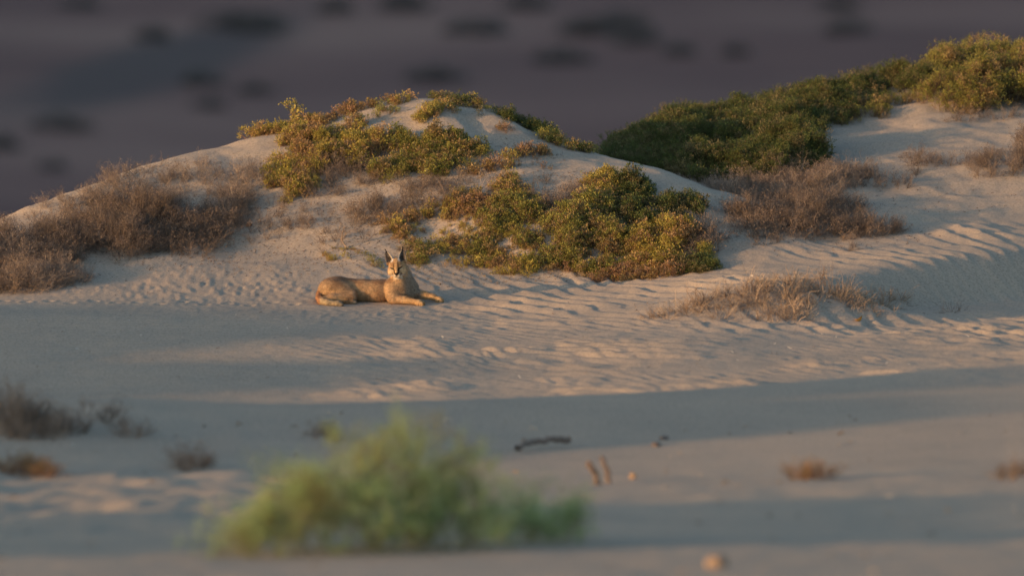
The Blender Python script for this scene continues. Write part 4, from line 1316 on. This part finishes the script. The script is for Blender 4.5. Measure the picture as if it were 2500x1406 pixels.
for k, (u, v, w, h, lab) in enumerate(FAR):
    R = np.random.default_rng(900 + k)
    c = plain_at(u, v + 14); h = h * c.y / 400; w = w * 1.2
    rx = w / FP * c.y; n = int(120 * rx / 1.4)
    t = R.uniform(0, 6.28, n); rr = np.sqrt(R.uniform(0, 1, n))
    ct = R.uniform(0, 1, n)
    hgt = h * 0.8
    lob = 0.75 + 0.35 * vnoise(np.cos(t) * 2 + k, np.sin(t) * 2, k)
    P = np.stack([rx * rr * np.cos(t) * lob, rx * .7 * rr * np.sin(t) * lob, -.1 + hgt * np.sqrt(1 - rr ** 2 * .9) * lob * (1 - .75 * ct ** 2)], 1)
    D = P / (np.linalg.norm(P, axis=1)[:, None] + .01)
    lv, lq, NL = leaf_quads(R, P, D, 9, .085 * c.y / 300, .05 * c.y / 300, .9)
    col = np.array([.180, .168, .160]) * R.uniform(.7, 1.3, (NL, 1))
    root = empty('distant_shrub', c, lab, 'shrub', 'shrubs on the far plain')
    link('foliage', mesh_np('foliage', lv, quads=lq, cols=np.repeat(col, 4, 0)), M_SCRUB, root)
    gs = Geo()
    for j in range(16):
        e = P[R.integers(0, n)]
        vv, qq = tube_path(np.array([[0, 0, -.05], e * .35 + [0, 0, .02], e * .95]), .035, .01, 4); gs.add(vv, qq, np.tile([.09, .07, .06], (len(vv), 1)))
    link('stems', gs.mesh('stems'), M_TWIG, root)


def wood(name, label, cat_, pts3, r0, r1, col, branches=(), group=None):
    """dead wood as one bent, knotty limb with side branches"""
    g = Geo()
    R = np.random.default_rng(len(label))
    base = np.array(pts3[0])

    def limb(pts, a, b):
        pts = np.array(pts, float)
        t = np.linspace(0, 1, len(pts)); tt = np.linspace(0, 1, len(pts) * 5)
        p = np.stack([np.interp(tt, t, pts[:, i]) for i in range(3)], 1) + R.normal(0, a * .3, (len(tt), 3))
        vv, qq = tube_path(p - base, a, b, 8)
        vv = vv + R.normal(0, a * .06, vv.shape)
        g.add(vv, qq, np.array(col) * R.uniform(.75, 1.2, (len(vv), 1)))
        # close both ends
        n0 = len(vv)
        for off in (0, n0 - 8):
            ring = vv[off:off + 8]; cv = np.vstack([ring, ring.mean(0)[None]])
            g.add(cv, np.array([[i, (i + 1) % 8, 8, 8] for i in range(0, 8)])[:, [0, 1, 2, 3]], np.tile(np.array(col) * 1.1, (9, 1)))
    limb(pts3, r0, r1)
    for b in branches: limb(*b)
    me = g.mesh(name, smooth=True)
    me.validate()
    o = link(name, me, M_TWIG); o.location = base
    return tag(o, label, cat_, group)


def P3(u, v, dz=0.0, du=0):
    p = at(u, v); return np.array([p.x + du, p.y, p.z + dz])


# forked dead branch on the lower dune face, left of the cat's head
b0 = at(852, 610)
def off(du, dv, dy=0.0):
    return np.array([b0.x + du / 322.0, b0.y + dy, b0.z - dv / 322.0])
wood('dead_branch', 'bleached forked dead branch sticking out of the sand above the back of the cat', 'branch',
     [off(-4, 2, -.02), off(-12, -8), off(-18, -22), off(-16, -36), off(-12, -52)], .0075, .003, (.36, .27, .20),
     [([off(-18, -20), off(-8, -34), off(4, -44)], .0045, .002), ([off(-16, -34), off(-24, -48), off(-20, -62)], .003, .0015), ([off(-8, -34), off(-10, -48)], .003, .0015)])
# blurred log and sticks on the near sand
l0, l1, l2, l3 = P3(1262, 1106, .03), P3(1300, 1098, .05), P3(1350, 1094, .055), P3(1392, 1092, .045)
wood('fallen_log', 'dark bent length of driftwood lying in the blue shade of the near sand', 'log', [l0, l1, l2, l3], .016, .020, (.24, .19, .16))
p = at(1463, 1182); wood('upright_stick', 'left one of the two short grey sticks standing in the near sand', 'stick',
     [np.array([p.x, p.y, p.z - .05]), np.array([p.x - .02, p.y, p.z + .05]), np.array([p.x - .065, p.y, p.z + .135])], .019, .017, (.20, .15, .12), group='two sticks in the near sand')
p = at(1488, 1178); wood('upright_stick', 'right and slightly taller one of the two short grey sticks standing in the near sand', 'stick',
     [np.array([p.x, p.y, p.z - .05]), np.array([p.x - .012, p.y, p.z + .07]), np.array([p.x - .050, p.y, p.z + .155])], .017, .013, (.22, .17, .14), group='two sticks in the near sand')


def stone(name, label, cat_, u, v, r, col, seed, sink=.35, group=None):
    R = np.random.default_rng(seed)
    p, q = ball_np(np.zeros(3), (1, 1, 1), np.eye(3), 28, 18)
    n = 1 + .28 * fbm(p[:, 0] * 1.6 + seed, p[:, 1] * 1.6 + p[:, 2] * 1.3, seed, 3)
    pv = p * n[:, None] * np.array(r)
    c = np.array(col) * (1 + .25 * fbm(p[:, 0] * 5, p[:, 2] * 5 + p[:, 1] * 3, seed + 3, 3))[:, None]
    me = mesh_np(name, pv, quads=q, cols=c, smooth=True)
    o = link(name, me, M_TWIG)
    g0 = at(u, v); o.location = (g0.x, g0.y, g0.z + r[2] * (1 - sink) - .003)
    o.rotation_euler = (0, 0, R.uniform(0, 3))
    return tag(o, label, cat_, group)


stone('clod', 'pale sunlit clod with a long shadow on the nearest sand', 'stone', 1748, 1386, (.060, .05, .042), (.36, .27, .20), 3)
stone('clod', 'small orange lump near the two upright sticks', 'stone', 1545, 1170, (.020, .02, .026), (.46, .31, .19), 5)
stone('clod', 'flat grey brown lump beyond the log, in the blue shade', 'stone', 1602, 1088, (.05, .03, .016), (.18, .14, .12), 6)
stone('clod', 'dark lump right of the flat grey brown one in the blue shade', 'stone', 1622, 1072, (.035, .03, .014), (.16, .13, .12), 7)
stone('clod', 'rusty brown lump in the scrape among the left twigs', 'stone', 608, 549, (.030, .022, .016), (.20, .09, .05), 8)
stone('clod', 'little rusty lump left of the one in the scrape', 'stone', 590, 533, (.012, .01, .010), (.24, .11, .06), 9)
stone('clod', 'tiny dark pebble in the shadow of the cat', 'stone', 1075, 698, (.007, .007, .006), (.08, .06, .05), 10)
stone('clod', 'pale pebble on the low slope right of the cat', 'stone', 1141, 606, (.010, .010, .009), (.6, .48, .32), 11)
stone('clod', 'crumbled pale shell lying on the lit strip near the blue shade', 'stone', 884, 968, (.022, .016, .010), (.50, .42, .34), 12)
# orange leaf
lf = at(2096, 789)
ang = np.linspace(0, 2 * math.pi, 17)[:-1]
top = np.stack([.034 * np.cos(ang), .020 * np.sin(ang) * (1 - .3 * np.cos(ang)), .014 + .012 * np.cos(2 * ang)], 1)
allv = np.vstack([top, top - [0, 0, .0015], [[0, 0, .004]], [[0, 0, .0025]]])
qs = [[i, (i + 1) % 16, 32, 32] for i in range(16)] + [[(i + 1) % 16 + 16, i + 16, 33, 33] for i in range(16)] + [[i + 16, (i + 1) % 16 + 16, (i + 1) % 16, i] for i in range(16)]
tri = np.array([q[:3] for q in qs[:32]]); qq = np.array(qs[32:])
o = link('fallen_leaf', mesh_np('fallen_leaf', allv, quads=qq, tris=tri, cols=np.tile([.62, .30, .05], (len(allv), 1)), smooth=True), M_LEAF)
o.location = (lf.x, lf.y, lf.z + .003); o.rotation_euler = (.3, -.3, .5)
tag(o, 'curled orange leaf lying at the foot of the straw mound', 'leaf')


# ------------------------------------------------------------------ litter: bits of twig, shell and leaf nobody could count
def litter():
    R = np.random.default_rng(77)
    g = Geo()
    zones = [(600, 560, 420, 90, 1300, (.17, .12, .09)), (1150, 560, 380, 130, 1700, (.20, .14, .09)), (1000, 420, 380, 120, 800, (.20, .14, .10)), (420, 440, 260, 60, 600, (.2, .15, .11)),
             (1900, 600, 420, 60, 260, (.12, .09, .08)), (2250, 440, 260, 60, 120, (.14, .10, .08)), (1250, 860, 1300, 130, 260, (.20, .15, .12)), (600, 680, 600, 50, 160, (.20, .15, .12)),
             (1850, 790, 330, 30, 200, (.35, .26, .18)), (1100, 640, 320, 40, 240, (.24, .17, .08)), (1250, 860, 1300, 130, 60, (.75, .70, .62)), (900, 520, 500, 120, 60, (.7, .62, .5))]
    for (cu, cv, ru, rv, n, col) in zones:
        for k in range(n):
            t = R.uniform(0, 6.28); r = math.sqrt(R.uniform(0, 1))
            u = cu + ru * r * math.cos(t); v = cv + rv * r * math.sin(t)
            if not (-80 < u < 2580): continue
            yy = float(np.interp(v, [400, 500, 640, 740, 840, 930], [89.2, 88.3, 87.0, 86.0, 82.2, 79.8])) + R.normal(0, .1)
            xx = float(u2x(u, yy))
            g.P = getattr(g, 'P', []); g.P.append((xx, yy, col))
    pts = np.array([(p[0], p[1]) for p in g.P]); zz = terrain(pts[:, 0], pts[:, 1])
    for (xx, yy, col), z in zip(g.P, zz):
        a = R.uniform(0, 3.14); l = R.uniform(.006, .03); d = np.array([math.cos(a), math.sin(a), R.uniform(-.1, .5)])
        p0 = np.array([xx, yy, z - .001]); bend = R.normal(0, l * .2, 3); bend[2] = abs(bend[2])
        v, q = tube_path(np.array([p0, p0 + d * l * .5 + bend, p0 + d * l]), R.uniform(.0012, .0035), .0010, 3)
        g.add(v, q, np.tile(np.array(col) * R.uniform(.6, 1.3), (len(v), 1)))
    for k in range(150):
        u = R.uniform(-50, 2550); v = R.uniform(1010, 1400); p = at(u, v)
        a = R.uniform(0, 3.14); l = R.uniform(.015, .07); d = np.array([math.cos(a), math.sin(a), R.uniform(-.05, .3)])
        p0 = np.array([p.x, p.y, p.z]); bend = R.normal(0, l * .2, 3); bend[2] = abs(bend[2])
        w, q = tube_path(np.array([p0, p0 + d * l * .5 + bend, p0 + d * l]), R.uniform(.002, .007), .002, 4)
        col = [(.22, .16, .12), (.30, .22, .15), (.6, .52, .42)][R.integers(0, 3)]
        g.add(w, q, np.tile(np.array(col) * R.uniform(.6, 1.2), (len(w), 1)))
    o = link('litter', g.mesh('litter'), M_TWIG)
    tag(o, 'scattered bits of twig, shell and dead leaf on the sand', 'litter', kind='stuff')


litter()
